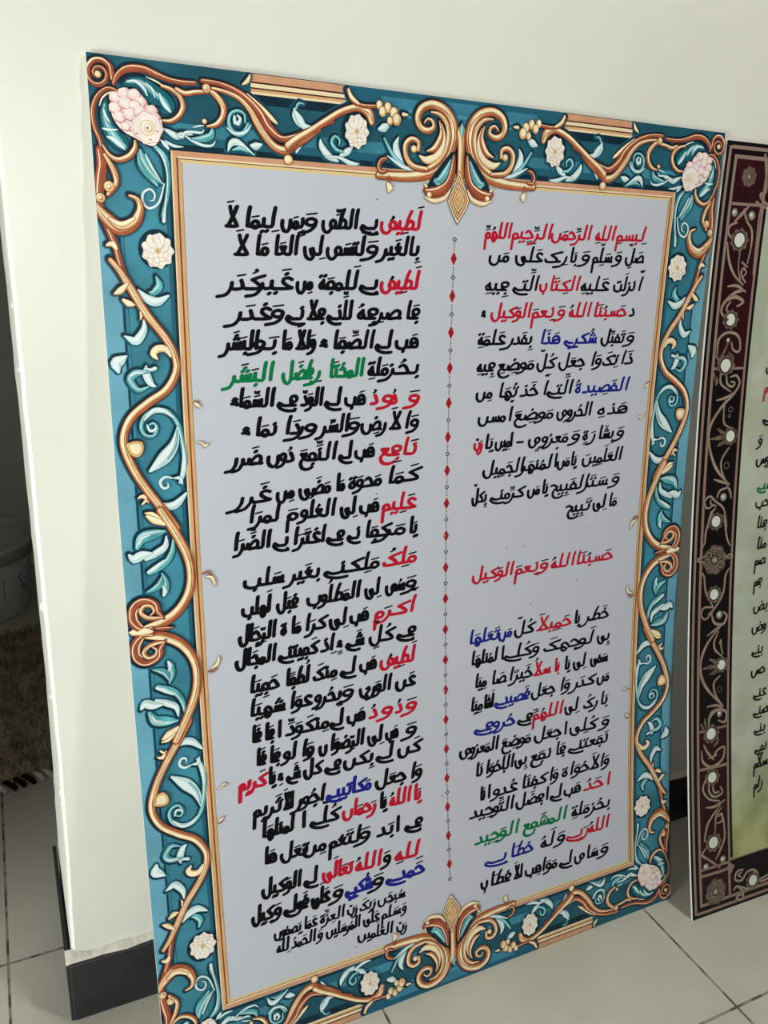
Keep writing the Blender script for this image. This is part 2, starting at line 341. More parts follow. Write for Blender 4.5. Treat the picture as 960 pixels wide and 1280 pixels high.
# ------------------------------------------------------------------ the room
def node_floor():
    m=bpy.data.materials.new('floor_tiles'); m.use_nodes=True; nt=m.node_tree; b=nt.nodes['Principled BSDF']
    tc=nt.nodes.new('ShaderNodeTexCoord'); sep=nt.nodes.new('ShaderNodeSeparateXYZ'); nt.links.new(tc.outputs['Object'],sep.inputs[0])
    def joint(out,off):
        def mth(op,a,bv,c=None):
            n=nt.nodes.new('ShaderNodeMath'); n.operation=op
            for i,v in enumerate((a,bv) if c is None else (a,bv,c)):
                if isinstance(v,(int,float)): n.inputs[i].default_value=v
                else: nt.links.new(v,n.inputs[i])
            return n.outputs[0]
        t=mth('SUBTRACT',out,off); t=mth('DIVIDE',t,0.4); t=mth('ADD',t,0.5); t=mth('FRACT',t,0); t=mth('SUBTRACT',t,0.5); t=mth('ABSOLUTE',t,0)
        return mth('LESS_THAN',t,0.0040)
    jx=joint(sep.outputs[0],0.2515); jy=joint(sep.outputs[1],0.1035)
    mx=nt.nodes.new('ShaderNodeMath'); mx.operation='MAXIMUM'; nt.links.new(jx,mx.inputs[0]); nt.links.new(jy,mx.inputs[1])
    n=nt.nodes.new('ShaderNodeTexNoise'); n.inputs['Scale'].default_value=7; n.inputs['Detail'].default_value=6; nt.links.new(tc.outputs['Object'],n.inputs['Vector'])
    r=nt.nodes.new('ShaderNodeValToRGB'); nt.links.new(n.outputs['Fac'],r.inputs['Fac'])
    r.color_ramp.elements[0].position=.35; r.color_ramp.elements[1].position=.65
    r.color_ramp.elements[0].color=lin((194,193,175)); r.color_ramp.elements[1].color=lin((204,203,185))
    n2=nt.nodes.new('ShaderNodeTexNoise'); n2.inputs['Scale'].default_value=45; nt.links.new(tc.outputs['Object'],n2.inputs['Vector'])
    r2=nt.nodes.new('ShaderNodeValToRGB'); nt.links.new(n2.outputs['Fac'],r2.inputs['Fac'])
    r2.color_ramp.elements[0].position=.45; r2.color_ramp.elements[1].position=.55
    r2.color_ramp.elements[0].color=lin((92,88,76)); r2.color_ramp.elements[1].color=lin((150,146,130))
    mix=nt.nodes.new('ShaderNodeMix'); mix.data_type='RGBA'
    nt.links.new(mx.outputs[0],mix.inputs['Factor']); nt.links.new(r.outputs['Color'],mix.inputs[6]); nt.links.new(r2.outputs['Color'],mix.inputs[7])
    nt.links.new(mix.outputs[2],b.inputs['Base Color']); b.inputs['Roughness'].default_value=0.34; b.inputs['Specular IOR Level'].default_value=0.35
    bp=nt.nodes.new('ShaderNodeBump'); bp.inputs['Strength'].default_value=.4; bp.inputs['Distance'].default_value=.001; bp.invert=True
    nt.links.new(mx.outputs[0],bp.inputs['Height']); nt.links.new(bp.outputs['Normal'],b.inputs['Normal'])
    MATS['floor_tiles']=m
node_floor()
mat('wall_paint',(226,227,215),rough=0.40,spec=0.45,noise=0.012,nscale=6,bump=0.10,bscale=26)
mat('wall_far_paint',(214,213,206),rough=0.6,spec=0.2,noise=0.02,nscale=5)
mat('plaster',(222,219,204),rough=0.8,spec=0.2,noise=0.04,nscale=60,bump=0.35,bscale=160)
mat('slate',(40,42,43),rough=0.42,spec=0.35,noise=0.12,nscale=25)
mat('bucket_white',(206,206,200),rough=0.40,spec=0.4,noise=0.03,nscale=12)
mat('bucket_mark',(20,20,22),rough=0.5)
mat('bucket_stain',(132,130,96),rough=0.6)
mat('wire',(150,150,150),rough=0.3)
mat('pile_mat',(186,168,142),rgb2=(126,112,92),rough=0.95,spec=0.05,nscale=35)
mat('yarn_black',(16,16,18),rough=0.9,spec=0.1); mat('yarn_white',(190,186,176),rough=0.9,spec=0.1)
def boxv(x0,x1,y0,y1,z0,z1):
    v=[(x,y,z) for z in (z0,z1) for y in (y0,y1) for x in (x0,x1)]
    return v,[(0,2,3,1),(4,5,7,6),(0,1,5,4),(2,6,7,3),(0,4,6,2),(1,3,7,5)]
fl=mesh_obj('floor',[(-2.2,-3.0,0),(3.2,-3.0,0),(3.2,1.6,0),(-2.2,1.6,0)],[(0,1,2,3)],['floor_tiles']); fl['kind']='structure'
# main wall, its free end on the left worn and slightly uneven
rnd=random.Random(4)
v=[];f=[];NZ=90;HT=2.6
for i in range(NZ+1):
    z=HT*(i/NZ)**1.6
    e=-0.0718-0.0085*max(0,1-z/0.34)**1.3+rnd.uniform(-.0004,.0004)
    ch=0.0035+0.006*max(0,1-z/0.30)+abs(rnd.gauss(0,.0006))
    v+=[(e+0.0035,0.004,z),(e+.0008,0.004+ch*.35,z),(e,0.004+ch,z),(e,0.200,z),(3.2,0.200,z),(3.2,0.004,z)]
for i in range(NZ):
    for k in range(6):
        a=6*i+k; b=6*i+(k+1)%6; f.append((a,a+6,b+6,b))
f+=[tuple(range(6)),tuple(range(6*NZ,6*NZ+6))[::-1]]
w=mesh_obj('wall_back',v,f,['wall_paint']); w['kind']='structure'
# old paint drips and chips standing proud of the wall's free edge
v=[];f=[]
for z,sz in ((0.80,.0016),(0.745,.0014),(0.515,.0030),(0.415,.0018),(0.30,.0022),(0.285,.0018),(0.16,.002)):
    b=len(v); 
    for j in range(5):
        for i in range(8):
            th=PI*j/4; ph=2*PI*i/8
            v.append((-0.0722+sz*.8*math.sin(th)*math.cos(ph),0.0105+sz*.8*math.sin(th)*math.sin(ph),z+sz*1.9*math.cos(th)))
    for j in range(4):
        for i in range(8): f.append((b+8*j+i,b+8*j+(i+1)%8,b+8*j+8+(i+1)%8,b+8*j+8+i))
o=mesh_obj('trim_1',v,f,['plaster'],smooth=True); o['kind']='structure'
vv,ff=boxv(-2.2,-.48,0.004,.2,0,2.6); o=mesh_obj('light_blocker_left',vv,ff,['wall_paint']); o['kind']='structure'  # added unseen wall stub, blocks the left fill from the next room
vv,ff=boxv(-2.2,3.2,1.42,1.55,0,2.6); o=mesh_obj('wall_far',vv,ff,['wall_far_paint']); o['kind']='structure'
vv,ff=boxv(-2.2,3.2,0.1,1.55,2.6,2.7); o=mesh_obj('ceiling',vv,ff,['wall_far_paint']); o['kind']='structure'
vv,ff=boxv(-2.3,-2.2,0.004,1.55,0,2.6); o=mesh_obj('wall_side',vv,ff,['wall_far_paint']); o['kind']='structure'
vv,ff=boxv(3.2,3.3,0.004,1.55,0,2.6); o=mesh_obj('wall_right',vv,ff,['wall_far_paint']); o['kind']='structure'
# skirting: dark tiles with a rough mortar line on top
v=[];f=[]
for x0,x1 in ((-0.0815,0.2185),(0.2195,0.5185),(0.5195,0.7685),(0.7695,1.07),(1.071,1.372),(1.373,1.674)):
    b=len(v); e=.0012
    q=[(x0+e,-.008,0),(x1-e,-.008,0),(x1-e,-.008,.0788),(x0+e,-.008,.0788),(x0,-.0068,0),(x1,-.0068,0),(x1,-.0068,.08),(x0,-.0068,.08),(x0,.0058,0),(x1,.0058,0),(x1,.0058,.08),(x0,.0058,.08)]
    v+=q; f+=[tuple(b+i for i in t) for t in [(0,1,2,3),(1,5,6,2),(3,2,6,7),(4,0,3,7),(5,9,10,6),(7,6,10,11),(8,4,7,11)]]
b=len(v); vv,ff=boxv(-.0848,-.0805,-.0068,.199,0,.0795); v+=vv; f+=[tuple(b+i for i in t) for t in ff]
o=mesh_obj('baseboard_back',v,f,['slate']); o['kind']='structure'
v=[];f=[];N=120
for i in range(N+1):
    x=-.0850+1.60*i/N; hgt=.0032+rnd.uniform(0,.0022)+(.003 if x<-.06 else 0); d=-.0066+rnd.uniform(0,.003)
    v+=[(x,d,.0797),(x,d+.0015,.0797+hgt*.6),(x,.0062,.0797+hgt*1.5)]
for i in range(N):
    for k in range(2): a=3*i+k; f.append((a,a+3,a+4,a+1))
o=mesh_obj('trim_2',v,f,['plaster'],smooth=True); o['kind']='structure'
# ------------------------------------------------------------------ panel 1: the big written board
H1=1.00768
def bend1(y): t=y/H1; return -0.0272*4*t*(1-t)*(1-0.1837*(t-.5))
P1=empty('calligraphy_panel',Matrix([[1, 0, 0, 0], [0, 0.130201, -0.991488, -0.1312], [0, 0.991488, 0.130201, 0], [0, 0, 0, 1]]),'large white board of handwritten Arabic lines in a teal and gold scroll border','panel')
board('foam_board',P1,0.700,H1,bend1)['label']='white foam board core'
HM=H1*1000
B=Flat(0.0)     # printed ground of the border
B.rect(0,0,700,HM,'teal',40)
for sx in (1,-1):
    X=lambda x: x if sx>0 else 700-x
    for a,b,m in ((0,17,'teal_pale'),(15.6,18.4,'shade'),(16.4,17.6,'deep'),(18.4,20.5,'teal_mid'),(20.5,21.3,'shade')):
        B.poly([(X(a),126),(X(b),134),(X(b),874),(X(a),882)],m)
for sy in (1,-1):
    Y=lambda y: y if sy>0 else HM-y
    def hb(x0,y0,x1,y1,m): B.rect(x0,min(Y(y0),Y(y1)),x1,max(Y(y0),Y(y1)),m)
    hb(0,962,700,HM,'teal_dark'); hb(0,900,13,HM,'teal_dark'); hb(687,900,700,HM,'teal_dark')
    hb(225,985,475,HM,'shade'); hb(262,992,300,1002,'teal_mid'); hb(400,992,438,1002,'teal_mid'); hb(325,986,375,1004,'teal_mid')
    for a,b in ((258,300),(400,442),(330,370)):
        hb(a,990.5,b,993,'teal_bar'); hb(a+4,985.5,b-4,988,'teal_bar')
    hb(50,940,650,952,'shade'); hb(56,940,644,948,'deep')
    for sx in (1,-1):
        q=lambda x0,y0,x1,y1,m: hb(min(x0 if sx>0 else 700-x0,x1 if sx>0 else 700-x1),y0,max(x0 if sx>0 else 700-x0,x1 if sx>0 else 700-x1),y1,m)
        q(134,983,228,992,'deep')
        for y0,y1,m in ((1001,HM-.6,'rail_pink'),(999.6,1001,'umber'),(996.4,999.6,'rail_cream'),(995.2,996.4,'umber'),(993,995.2,'rail_tan'),(991,993,'rail_cream'),(HM-.6,HM,'deep')): q(136,y0,226,y1,m)
B.rect(58,69,64,940,'shade',40); B.rect(61.6,69,64,940,'deep',40); B.rect(636,69,642,940,'shade',40); B.rect(636,69,638.4,940,'deep',40)
# printed ornament: one traced quarter, laid out four times as on the print
ORN=[
('leaf','tealblob','q',[(-323.7,481.9),(-318.8,487.6),(-311.2,489.8),(-303.7,489.3),(-296.3,485.7),(-288.8,481.2),(-282.3,475.7),(-280.1,469.6),(-282.8,464.9),(-287.8,463.1),(-292.6,464.0),(-289.5,467.8),(-293.3,469.3),(-299.0,469.6),(-302.7,471.9),(-308.1,478.4),(-311.6,481.5),(-317.2,481.8)]),
('leaf','tealrib','q',[(-317.0,485.2,2.7),(-309.5,486.1,3.7),(-302.2,482.5,4.2),(-295.7,477.9,4.3),(-289.2,473.2,4.7),(-285.6,467.3,3.8)]),
('leaf','palerib','q',[(-318.9,485.0,1.3),(-312.3,486.2,2.4),(-306.0,482.1,2.8),(-303.0,476.3,0.9)]),
('leaf','palerib','q',[(-303.9,485.8,0.9),(-298.4,481.1,2.2),(-296.8,475.1,0.7)]),
('leaf','palerib','q',[(-292.8,479.1,0.9),(-291.1,473.9,3.2),(-287.5,468.9,3.6),(-284.2,465.6,1.3)]),
('leaf','tealblob','q',[(-336.8,472.0),(-339.9,466.5),(-341.8,459.4),(-341.5,450.7),(-338.8,442.1),(-334.1,436.2),(-327.8,432.3),(-322.6,432.2),(-320.0,436.5),(-321.5,441.7),(-326.0,445.8),(-331.2,452.5),(-334.4,460.1),(-335.3,466.9)]),
('leaf','tealrib','q',[(-337.6,466.7,1.8),(-338.5,459.7,4.0),(-336.8,452.0,5.5),(-332.6,444.4,6.4),(-327.4,438.6,5.5),(-322.9,435.3,2.2)]),
('leaf','palerib','q',[(-338.8,463.1,1.1),(-337.7,458.0,2.7),(-334.4,453.0,0.9)]),
('leaf','palerib','q',[(-340.3,448.1,1.3),(-334.8,447.3,2.7),(-328.2,448.3,0.6)]),
('leaf','palerib','q',[(-337.4,442.2,1.1),(-332.0,440.4,4.2),(-327.1,436.4,3.7),(-323.5,433.5,0.9)]),
('leaf','palerib','q',[(-291.7,452.4,0.8),(-286.4,450.1,3.8),(-279.7,447.0,5.4),(-274.6,449.3,3.3),(-266.6,449.5,1.0)]),
('leaf','palerib','q',[(-293.6,443.1,1.0),(-289.9,439.8,3.8),(-287.5,436.8,1.7)]),
('leaf','palerib','q',[(-289.7,442.5,1.5),(-283.0,439.4,2.5),(-275.0,439.1,0.8)]),
('leaf','palerib','q',[(-280.3,448.7,1.0),(-275.3,446.7,3.0),(-272.5,450.5,2.7),(-266.1,451.6,2.2),(-258.3,451.7,1.8),(-256.2,454.3,0.5)]),
('leaf','palerib','q',[(-272.6,448.1,1.2),(-266.3,444.5,2.2),(-257.3,441.7,2.5),(-249.4,442.3,1.8),(-246.6,446.1,0.5)]),
('leaf','tealrib','q',[(-267.6,446.2,1.2),(-258.5,446.9,5.0),(-250.5,450.0,5.6),(-249.0,454.9,2.5)]),
('leaf','palerib','q',[(-265.9,455.2,0.7),(-260.7,456.8,1.7),(-256.1,457.6,0.5)]),
('leaf','tealrib','q',[(-312.6,431.6,1.9),(-311.2,422.6,5.3),(-305.8,415.6,5.7),(-298.4,406.8,1.9)]),
('leaf','tealrib','q',[(-311.1,433.5,2.6),(-308.4,424.4,6.5),(-301.1,414.3,5.7),(-293.5,408.4,1.3)]),
('leaf','palerib','q',[(-306.9,430.8,1.3),(-301.9,420.6,2.2),(-295.3,410.5,0.9)]),
('leaf','tealrib','q',[(-298.8,437.6,3.0),(-291.3,429.8,4.8),(-288.7,415.2,3.5),(-290.7,397.8,3.1),(-294.9,382.4,2.7),(-294.0,376.9,1.4)]),
('leaf','palerib','q',[(-296.6,435.7,1.3),(-290.9,425.6,1.8),(-289.3,410.8,1.1),(-292.7,389.0,1.8),(-294.2,378.0,3.2)]),
('leaf','palerib','q',[(-292.4,408.5,1.1),(-297.7,393.1,2.0),(-305.9,387.9,2.2),(-311.1,392.4,2.2),(-310.6,399.9,2.2),(-304.6,403.5,2.0),(-300.8,399.4,1.8),(-302.2,394.6,1.3),(-305.2,394.0,0.7)]),
('leaf','tealrib','q',[(-216.7,462.5,2.3),(-221.2,454.6,4.1),(-228.9,453.9,4.1),(-234.0,459.9,3.2),(-232.8,468.5,2.3),(-226.1,472.1,2.3),(-220.1,469.7,2.3),(-219.6,463.3,1.8)]),
('leaf','palerib','q',[(-236.0,457.6,1.1),(-228.9,453.5,2.7),(-219.2,455.6,2.3),(-214.3,461.7,0.9)]),
('leaf','palerib','q',[(-229.0,467.2,2.3),(-228.7,462.5,3.6),(-225.8,461.7,3.6),(-223.8,466.2,2.7),(-226.2,468.3,1.8)]),
('leaf','palerib','q',[(-235.5,439.1,1.0),(-232.6,445.4,5.1),(-227.9,447.0,5.7),(-221.2,443.9,3.4),(-211.7,437.5,0.8)]),
('leaf','tealrib','q',[(-231.4,440.1,1.0),(-223.9,441.9,3.4),(-217.2,439.3,1.0)]),
('leaf','palerib','q',[(-214.3,445.1,2.6),(-210.2,444.8,6.6),(-205.3,446.4,2.6)]),
('leaf','palerib','q',[(-172.7,479.9,0.8),(-174.1,473.7,4.0),(-169.1,467.4,5.9),(-160.5,463.8,3.2),(-153.2,467.5,0.8)]),
('leaf','tealrib','q',[(-164.8,483.2,0.7),(-168.4,483.8,1.9),(-171.2,481.9,1.9),(-172.0,478.8,1.1)]),
('leaf','palerib','q',[(-172.1,442.8,1.9),(-169.2,446.8,2.4),(-164.8,452.2,1.1)]),
('leaf','palerib','q',[(-174.5,478.3,1.4),(-169.4,471.1,6.2),(-164.3,465.0,5.3),(-154.0,464.8,1.4)]),
('leaf','palerib','q',[(-148.7,455.2,1.5),(-147.4,449.6,5.4),(-140.7,442.2,6.4),(-131.4,438.3,2.0)]),
('leaf','palerib','q',[(-128.7,443.1,2.5),(-122.0,447.1,6.0),(-116.7,451.6,1.5)]),
('leaf','palerib','q',[(-143.4,440.9,1.5),(-130.1,441.4,2.5),(-119.2,437.6,4.0),(-110.4,437.3,1.3)]),
('leaf','tealrib','q',[(-126.1,446.7,2.0),(-132.8,448.1,3.0),(-137.7,453.8,3.0),(-134.3,459.3,2.5),(-129.7,456.7,2.0),(-130.2,452.1,1.2)]),
('leaf','palerib','q',[(-89.7,469.2,3.0),(-84.7,470.8,7.6),(-78.7,474.8,2.0)]),
('leaf','palerib','q',[(-68.9,464.1,0.9),(-71.8,456.6,5.8),(-69.0,447.6,6.5),(-61.4,437.4,2.1)]),
('leaf','tealrib','q',[(-83.9,461.6,2.6),(-73.8,447.2,3.5),(-62.3,439.4,3.0)]),
('leaf','palerib','q',[(-80.2,446.7,1.2),(-70.4,441.5,2.9),(-60.6,437.5,3.6),(-44.9,434.9,1.5)]),
('leaf','tealrib','q',[(-303.4,331.2,1.7),(-301.2,323.5,6.2),(-306.7,317.5,5.2),(-310.2,318.3,1.0)]),
('leaf','palerib','q',[(-319.5,319.9,1.7),(-313.1,313.1,6.9),(-303.7,309.8,7.7),(-293.7,315.0,2.1)]),
('leaf','palerib','q',[(-316.3,294.1,1.4),(-316.8,285.4,5.9),(-324.0,275.9,7.7),(-330.7,278.6,3.8),(-334.0,280.4,0.7)]),
('leaf','palerib','q',[(-333.1,262.9,1.4),(-338.0,259.5,8.0),(-342.5,256.1,10.4),(-340.9,249.0,2.8)]),
('leaf','palerib','q',[(-316.6,253.7,1.4),(-317.0,246.5,7.1),(-313.2,237.4,5.4),(-309.2,235.1,1.1)]),
('leaf','palerib','q',[(-316.7,251.9,1.1),(-313.3,250.0,2.9),(-308.8,251.3,3.6)]),
('leaf','tealrib','q',[(-316.1,248.3,2.5),(-325.8,247.7,6.0),(-331.4,241.6,6.3),(-325.0,232.4,4.6),(-316.0,234.8,1.4)]),
('leaf','palerib','q',[(-318.8,247.5,1.1),(-326.6,247.7,2.8),(-330.8,245.1,2.5)]),
('leaf','tealrib','q',[(-291.8,146.2,1.9),(-286.7,163.2,4.9),(-288.0,182.4,3.8),(-291.2,199.6,3.7),(-299.3,211.2,4.0),(-310.1,213.6,4.0),(-320.3,208.5,3.6),(-324.5,198.6,3.3),(-321.4,191.1,3.3),(-314.2,189.7,2.9),(-310.2,196.9,2.6),(-313.5,201.7,2.2),(-317.2,200.1,1.5)]),
('leaf','palerib','q',[(-291.9,144.3,3.1),(-287.8,157.5,5.0),(-287.3,176.7,1.9),(-290.9,197.7,1.5)]),
('leaf','palerib','q',[(-294.2,205.4,1.5),(-302.9,212.3,4.0),(-312.8,212.8,4.7),(-321.4,204.9,1.4)]),
('leaf','palerib','q',[(-319.0,200.2,1.5),(-316.7,194.5,2.6),(-311.5,196.1,2.6),(-311.8,199.8,0.7)]),
('leaf','palerib','q',[(-291.5,196.8,1.5),(-295.5,181.0,8.2),(-305.5,168.4,12.0),(-319.0,157.1,2.6)]),
('leaf','tealrib','q',[(-292.0,194.0,0.7),(-294.7,179.1,1.9),(-301.8,168.1,1.1)]),
('leaf','palerib','q',[(-297.3,148.6,1.5),(-291.7,148.2,3.8),(-290.1,142.2,1.1)]),
('leaf','palerib','q',[(-298.8,148.8,1.5),(-305.6,150.3,2.6),(-310.5,145.9,3.0),(-308.1,139.9,2.6),(-303.4,140.5,2.3),(-303.5,144.3,1.1)]),
('leaf','palerib','q',[(-313.5,126.9,1.9),(-306.3,122.3,6.5),(-296.9,123.3,7.7),(-286.8,133.2,2.3)]),
('leaf','tealrib','q',[(-308.7,98.0,1.9),(-319.1,96.2,9.5),(-330.4,93.6,9.9),(-335.6,84.4,3.8)]),
('leaf','palerib','q',[(-322.9,95.6,1.1),(-330.4,93.6,2.7),(-333.5,88.0,1.9)]),
('leaf','palerib','q',[(-308.1,93.0,1.5),(-309.6,83.2,5.8),(-318.4,77.3,6.9),(-328.1,72.6,3.8)]),
('leaf','palerib','q',[(-322.2,77.8,1.9),(-331.5,77.0,8.4),(-339.1,74.0,8.4),(-343.3,78.4,2.6)]),
('leaf','tealrib','q',[(-301.6,90.2,1.6),(-303.8,76.5,5.1),(-311.7,65.5,5.8),(-325.2,59.2,5.8)]),
('leaf','palerib','q',[(-311.4,69.5,1.6),(-319.3,63.5,4.6),(-326.7,59.4,3.5)]),
('leaf','tealrib','q',[(-314.5,56.8,1.6),(-310.9,47.2,5.1),(-313.5,35.4,5.9),(-314.4,37.5,2.0)]),
('leaf','tealrib','q',[(-314.3,53.7,1.6),(-318.7,44.3,6.6),(-329.3,39.7,1.6)]),
('leaf','palerib','q',[(-314.0,43.6,2.0),(-312.4,38.3,4.3),(-314.0,34.4,2.8)]),
('scroll','brown','q',[(-330.4,485.5,3.9),(-331.7,494.3,4.5),(-337.3,498.5,4.1),(-344.1,497.7,3.9),(-348.6,492.8,3.9),(-349.1,485.6,3.7),(-345.7,480.9,3.5),(-340.3,480.4,3.6),(-336.0,483.6,3.2),(-334.7,489.3,3.0),(-338.1,493.0,2.7),(-342.6,492.9,2.5),(-345.3,489.4,2.1),(-344.0,486.2,1.9),(-340.8,486.5,1.4)]),
('scroll','creamrib','q',[(-332.0,495.6,0.5),(-337.2,499.5,1.2),(-344.4,498.9,1.4),(-350.0,492.7,1.4),(-350.7,485.9,0.9)]),
('scroll','pearl','q',[(-341.6,487.9,5.3)]),
('scroll','brown','q',[(-329.7,482.2,2.7),(-327.1,487.6,3.9),(-321.2,493.0,5.0),(-313.6,495.5,5.8),(-303.3,495.4,5.5),(-294.0,492.5,4.8),(-284.5,490.0,4.1),(-273.9,489.0,4.1),(-262.5,489.7,3.2)]),
('scroll','gold','q',[(-290.6,484.6,2.8),(-282.9,482.7,3.4),(-276.3,478.1,4.2),(-273.7,471.1,4.4),(-276.9,463.6,4.2),(-284.1,458.5,3.6),(-291.4,458.2,2.1)]),
('scroll','creamrib','q',[(-303.6,490.2,0.5),(-296.2,487.9,1.3),(-290.5,485.4,0.9)]),
('scroll','gold','q',[(-278.7,483.5,3.6),(-271.3,480.9,4.1),(-262.3,482.9,3.7),(-251.9,484.0,3.2)]),
('scroll','gold','q',[(-255.7,488.2,2.7),(-245.5,482.3,5.0),(-239.2,474.7,5.5),(-239.4,466.4,5.0),(-244.9,459.4,4.3),(-253.5,456.9,1.8)]),
('scroll','pearl','q',[(-255.7,460.8,4.2)]),
('scroll','brown','q',[(-324.3,473.2,1.8),(-327.7,477.2,2.3),(-334.1,478.3,2.9),(-340.7,474.2,3.2),(-345.8,466.8,3.6),(-347.8,457.9,3.6),(-346.7,447.6,3.6),(-343.2,438.2,3.6),(-342.5,429.3,3.7),(-343.6,420.3,4.6),(-345.1,412.1,5.6)]),
('scroll','creamrib','q',[(-326.9,476.4,0.5),(-333.4,475.3,1.1),(-339.2,470.9,1.3),(-341.9,464.6,0.7)]),
('scroll','gold','q',[(-341.6,435.6,1.5),(-336.5,428.0,3.1),(-329.2,424.9,4.1),(-320.5,428.3,4.7),(-315.3,435.0,4.3),(-315.0,440.5,2.2)]),
('scroll','brown','q',[(-344.6,432.0,5.0),(-343.3,419.8,7.6),(-345.3,407.3,8.5),(-347.2,394.6,6.4),(-346.0,382.0,5.6),(-341.4,369.4,5.7),(-336.8,356.6,5.3),(-333.4,341.4,5.3),(-327.8,323.7,5.4)]),
('scroll','gold','q',[(-340.6,428.2,2.9),(-333.9,416.3,5.1),(-332.5,406.0,4.3),(-339.5,397.2,3.4)]),
('scroll','gold','q',[(-350.2,389.2,3.8),(-344.0,380.0,9.5),(-332.6,370.9,11.8),(-320.2,374.7,9.7),(-313.9,385.8,6.6),(-315.6,394.3,4.4),(-322.1,397.1,2.6)]),
('scroll','cream','q',[(-339.8,378.1,2.2),(-330.2,373.8,4.4),(-319.4,379.0,2.6)]),
('scroll','ring','q',[(-338.5,403.5,8.6)]),
('scroll','ring','q',[(-346.0,394.3,7.7)]),
('scroll','cream','q',[(-343.4,356.4,2.2),(-338.5,357.7,5.7),(-335.9,353.4,2.2)]),
('scroll','brown','q',[(-256.8,492.1,3.2),(-247.8,491.9,3.7),(-236.1,490.3,4.2),(-224.3,486.2,5.1),(-213.6,479.6,6.7),(-204.2,470.9,7.8),(-197.4,460.6,7.4),(-186.3,452.9,5.9),(-173.5,455.2,5.4),(-160.5,461.3,4.9),(-148.8,466.7,4.1),(-137.1,471.5,3.8)]),
('scroll','gold','q',[(-247.9,487.3,2.5),(-236.2,485.6,3.3),(-224.4,481.5,4.3),(-215.1,473.5,5.1),(-208.5,463.3,6.8),(-201.7,454.1,6.8),(-193.4,446.1,6.9),(-183.5,443.2,7.5),(-173.5,448.3,5.9),(-161.9,454.9,4.6),(-150.3,463.4,3.5)]),
('scroll','cream','q',[(-217.5,486.3,0.8),(-205.5,478.0,2.1),(-194.6,468.1,3.7),(-190.4,464.9,1.3)]),
('scroll','ring','q',[(-253.1,486.8,6.9)]),
('scroll','pearl','q',[(-180.0,435.9,8.4)]),
('scroll','gold','q',[(-179.7,447.1,8.1),(-172.0,453.2,7.2),(-159.2,461.0,6.3),(-143.6,471.2,5.8),(-127.9,480.5,5.9),(-112.0,485.4,6.4),(-101.0,481.9,9.0),(-97.6,474.3,6.0)]),
('scroll','brown','q',[(-123.0,498.7,2.4),(-117.5,490.4,3.4),(-106.6,487.4,3.5),(-91.6,488.4,3.0)]),
('scroll','cream','q',[(-221.4,493.0,1.3),(-216.7,496.4,3.8),(-214.6,501.3,1.3)]),
('scroll','cream','q',[(-121.7,499.9,1.9),(-118.9,493.6,3.9),(-111.5,488.8,2.5)]),
('scroll','petal','q',[(-90.3,489.7,7.5)]),
('scroll','petal','q',[(-81.4,488.3,8.6)]),
('scroll','petal','q',[(-86.8,484.4,8.6)]),
('scroll','petal','q',[(-74.8,484.3,9.7)]),
('scroll','petal','q',[(-71.8,478.9,10.2)]),
('scroll','petal','q',[(-78.8,477.1,7.1)]),
('scroll','cream','q',[(-65.0,484.1,3.6),(-60.7,484.0,2.1)]),
('scroll','gold','q',[(-89.2,428.8,6.9),(-78.1,428.9,7.7),(-58.6,429.5,8.8),(-42.2,432.0,9.7),(-29.1,437.0,10.8),(-17.8,447.3,10.9),(-10.9,460.1,10.4),(-8.7,471.2,9.7),(-11.5,483.0,9.2),(-20.4,492.1,8.8),(-33.9,495.5,8.0),(-45.1,491.1,7.6),(-49.5,482.2,6.9),(-45.9,474.6,6.2),(-38.4,472.0,5.9),(-31.9,475.2,4.6),(-32.7,480.4,3.6),(-38.1,482.6,2.8),(-42.0,478.9,1.8)]),
('scroll','gold','q',[(-59.2,443.0,2.1),(-50.8,438.2,4.6),(-37.5,437.7,5.3),(-24.5,445.5,5.8),(-16.7,457.0,5.8),(-14.4,469.3,5.8),(-17.2,479.8,5.3),(-25.1,487.1,4.2),(-35.1,488.8,1.8)]),
('scroll','gold','q',[(-47.4,454.6,4.2),(-47.7,461.2,4.6),(-55.1,463.3,5.2),(-61.4,457.5,5.6),(-60.1,446.9,5.6),(-52.5,439.4,5.7),(-37.5,437.7,4.2)]),
('scroll','pearl','q',[(-52.3,454.9,6.5)]),
('scroll','cream','q',[(-46.3,449.3,1.3),(-37.9,445.9,7.1),(-27.2,450.0,7.1),(-21.0,459.3,6.1),(-20.0,470.2,3.2),(-23.0,479.3,1.0)]),
('scroll','gold','q',[(-38.3,453.9,1.1),(-30.1,456.6,6.0),(-24.7,464.4,6.0),(-23.0,472.6,3.9),(-25.6,481.7,1.3)]),
('scroll','dark','q',[(-33.7,428.4),(-11.4,454.6),(-6.2,452.3),(-6.7,432.9),(-12.8,418.6),(-34.9,418.7)]),
('scroll','tealrib2','q',[(-11.0,447.8,2.2),(-15.6,437.9,6.2),(-21.9,429.2,7.1),(-28.6,427.4,2.5)]),
('scroll','tealrib2','q',[(-27.9,429.5,1.5),(-26.0,425.4,2.8),(-19.1,424.5,3.1),(-14.2,429.0,1.2)]),
('scroll','brown','q',[(-7.5,452.2,2.9),(-8.8,438.3,6.5),(-13.2,425.6,8.4),(-23.0,418.0,11.0),(-33.2,416.7,10.1),(-38.0,418.5,5.4)]),
('scroll','cream','q',[(-9.5,421.6,1.1),(-15.9,412.8,4.1),(-27.7,409.3,4.3),(-38.3,412.2,1.8)]),
('scroll','pearl','q',[(-33.6,414.6,5.5)]),
('scroll','cream','q',[(-39.9,424.6,1.4),(-37.1,422.0,2.6)]),
('scroll','gold','c',[(-1.1,474.2,10.8),(0.1,460.7,8.3),(0.3,447.0,7.3),(0.8,433.2,8.1)]),
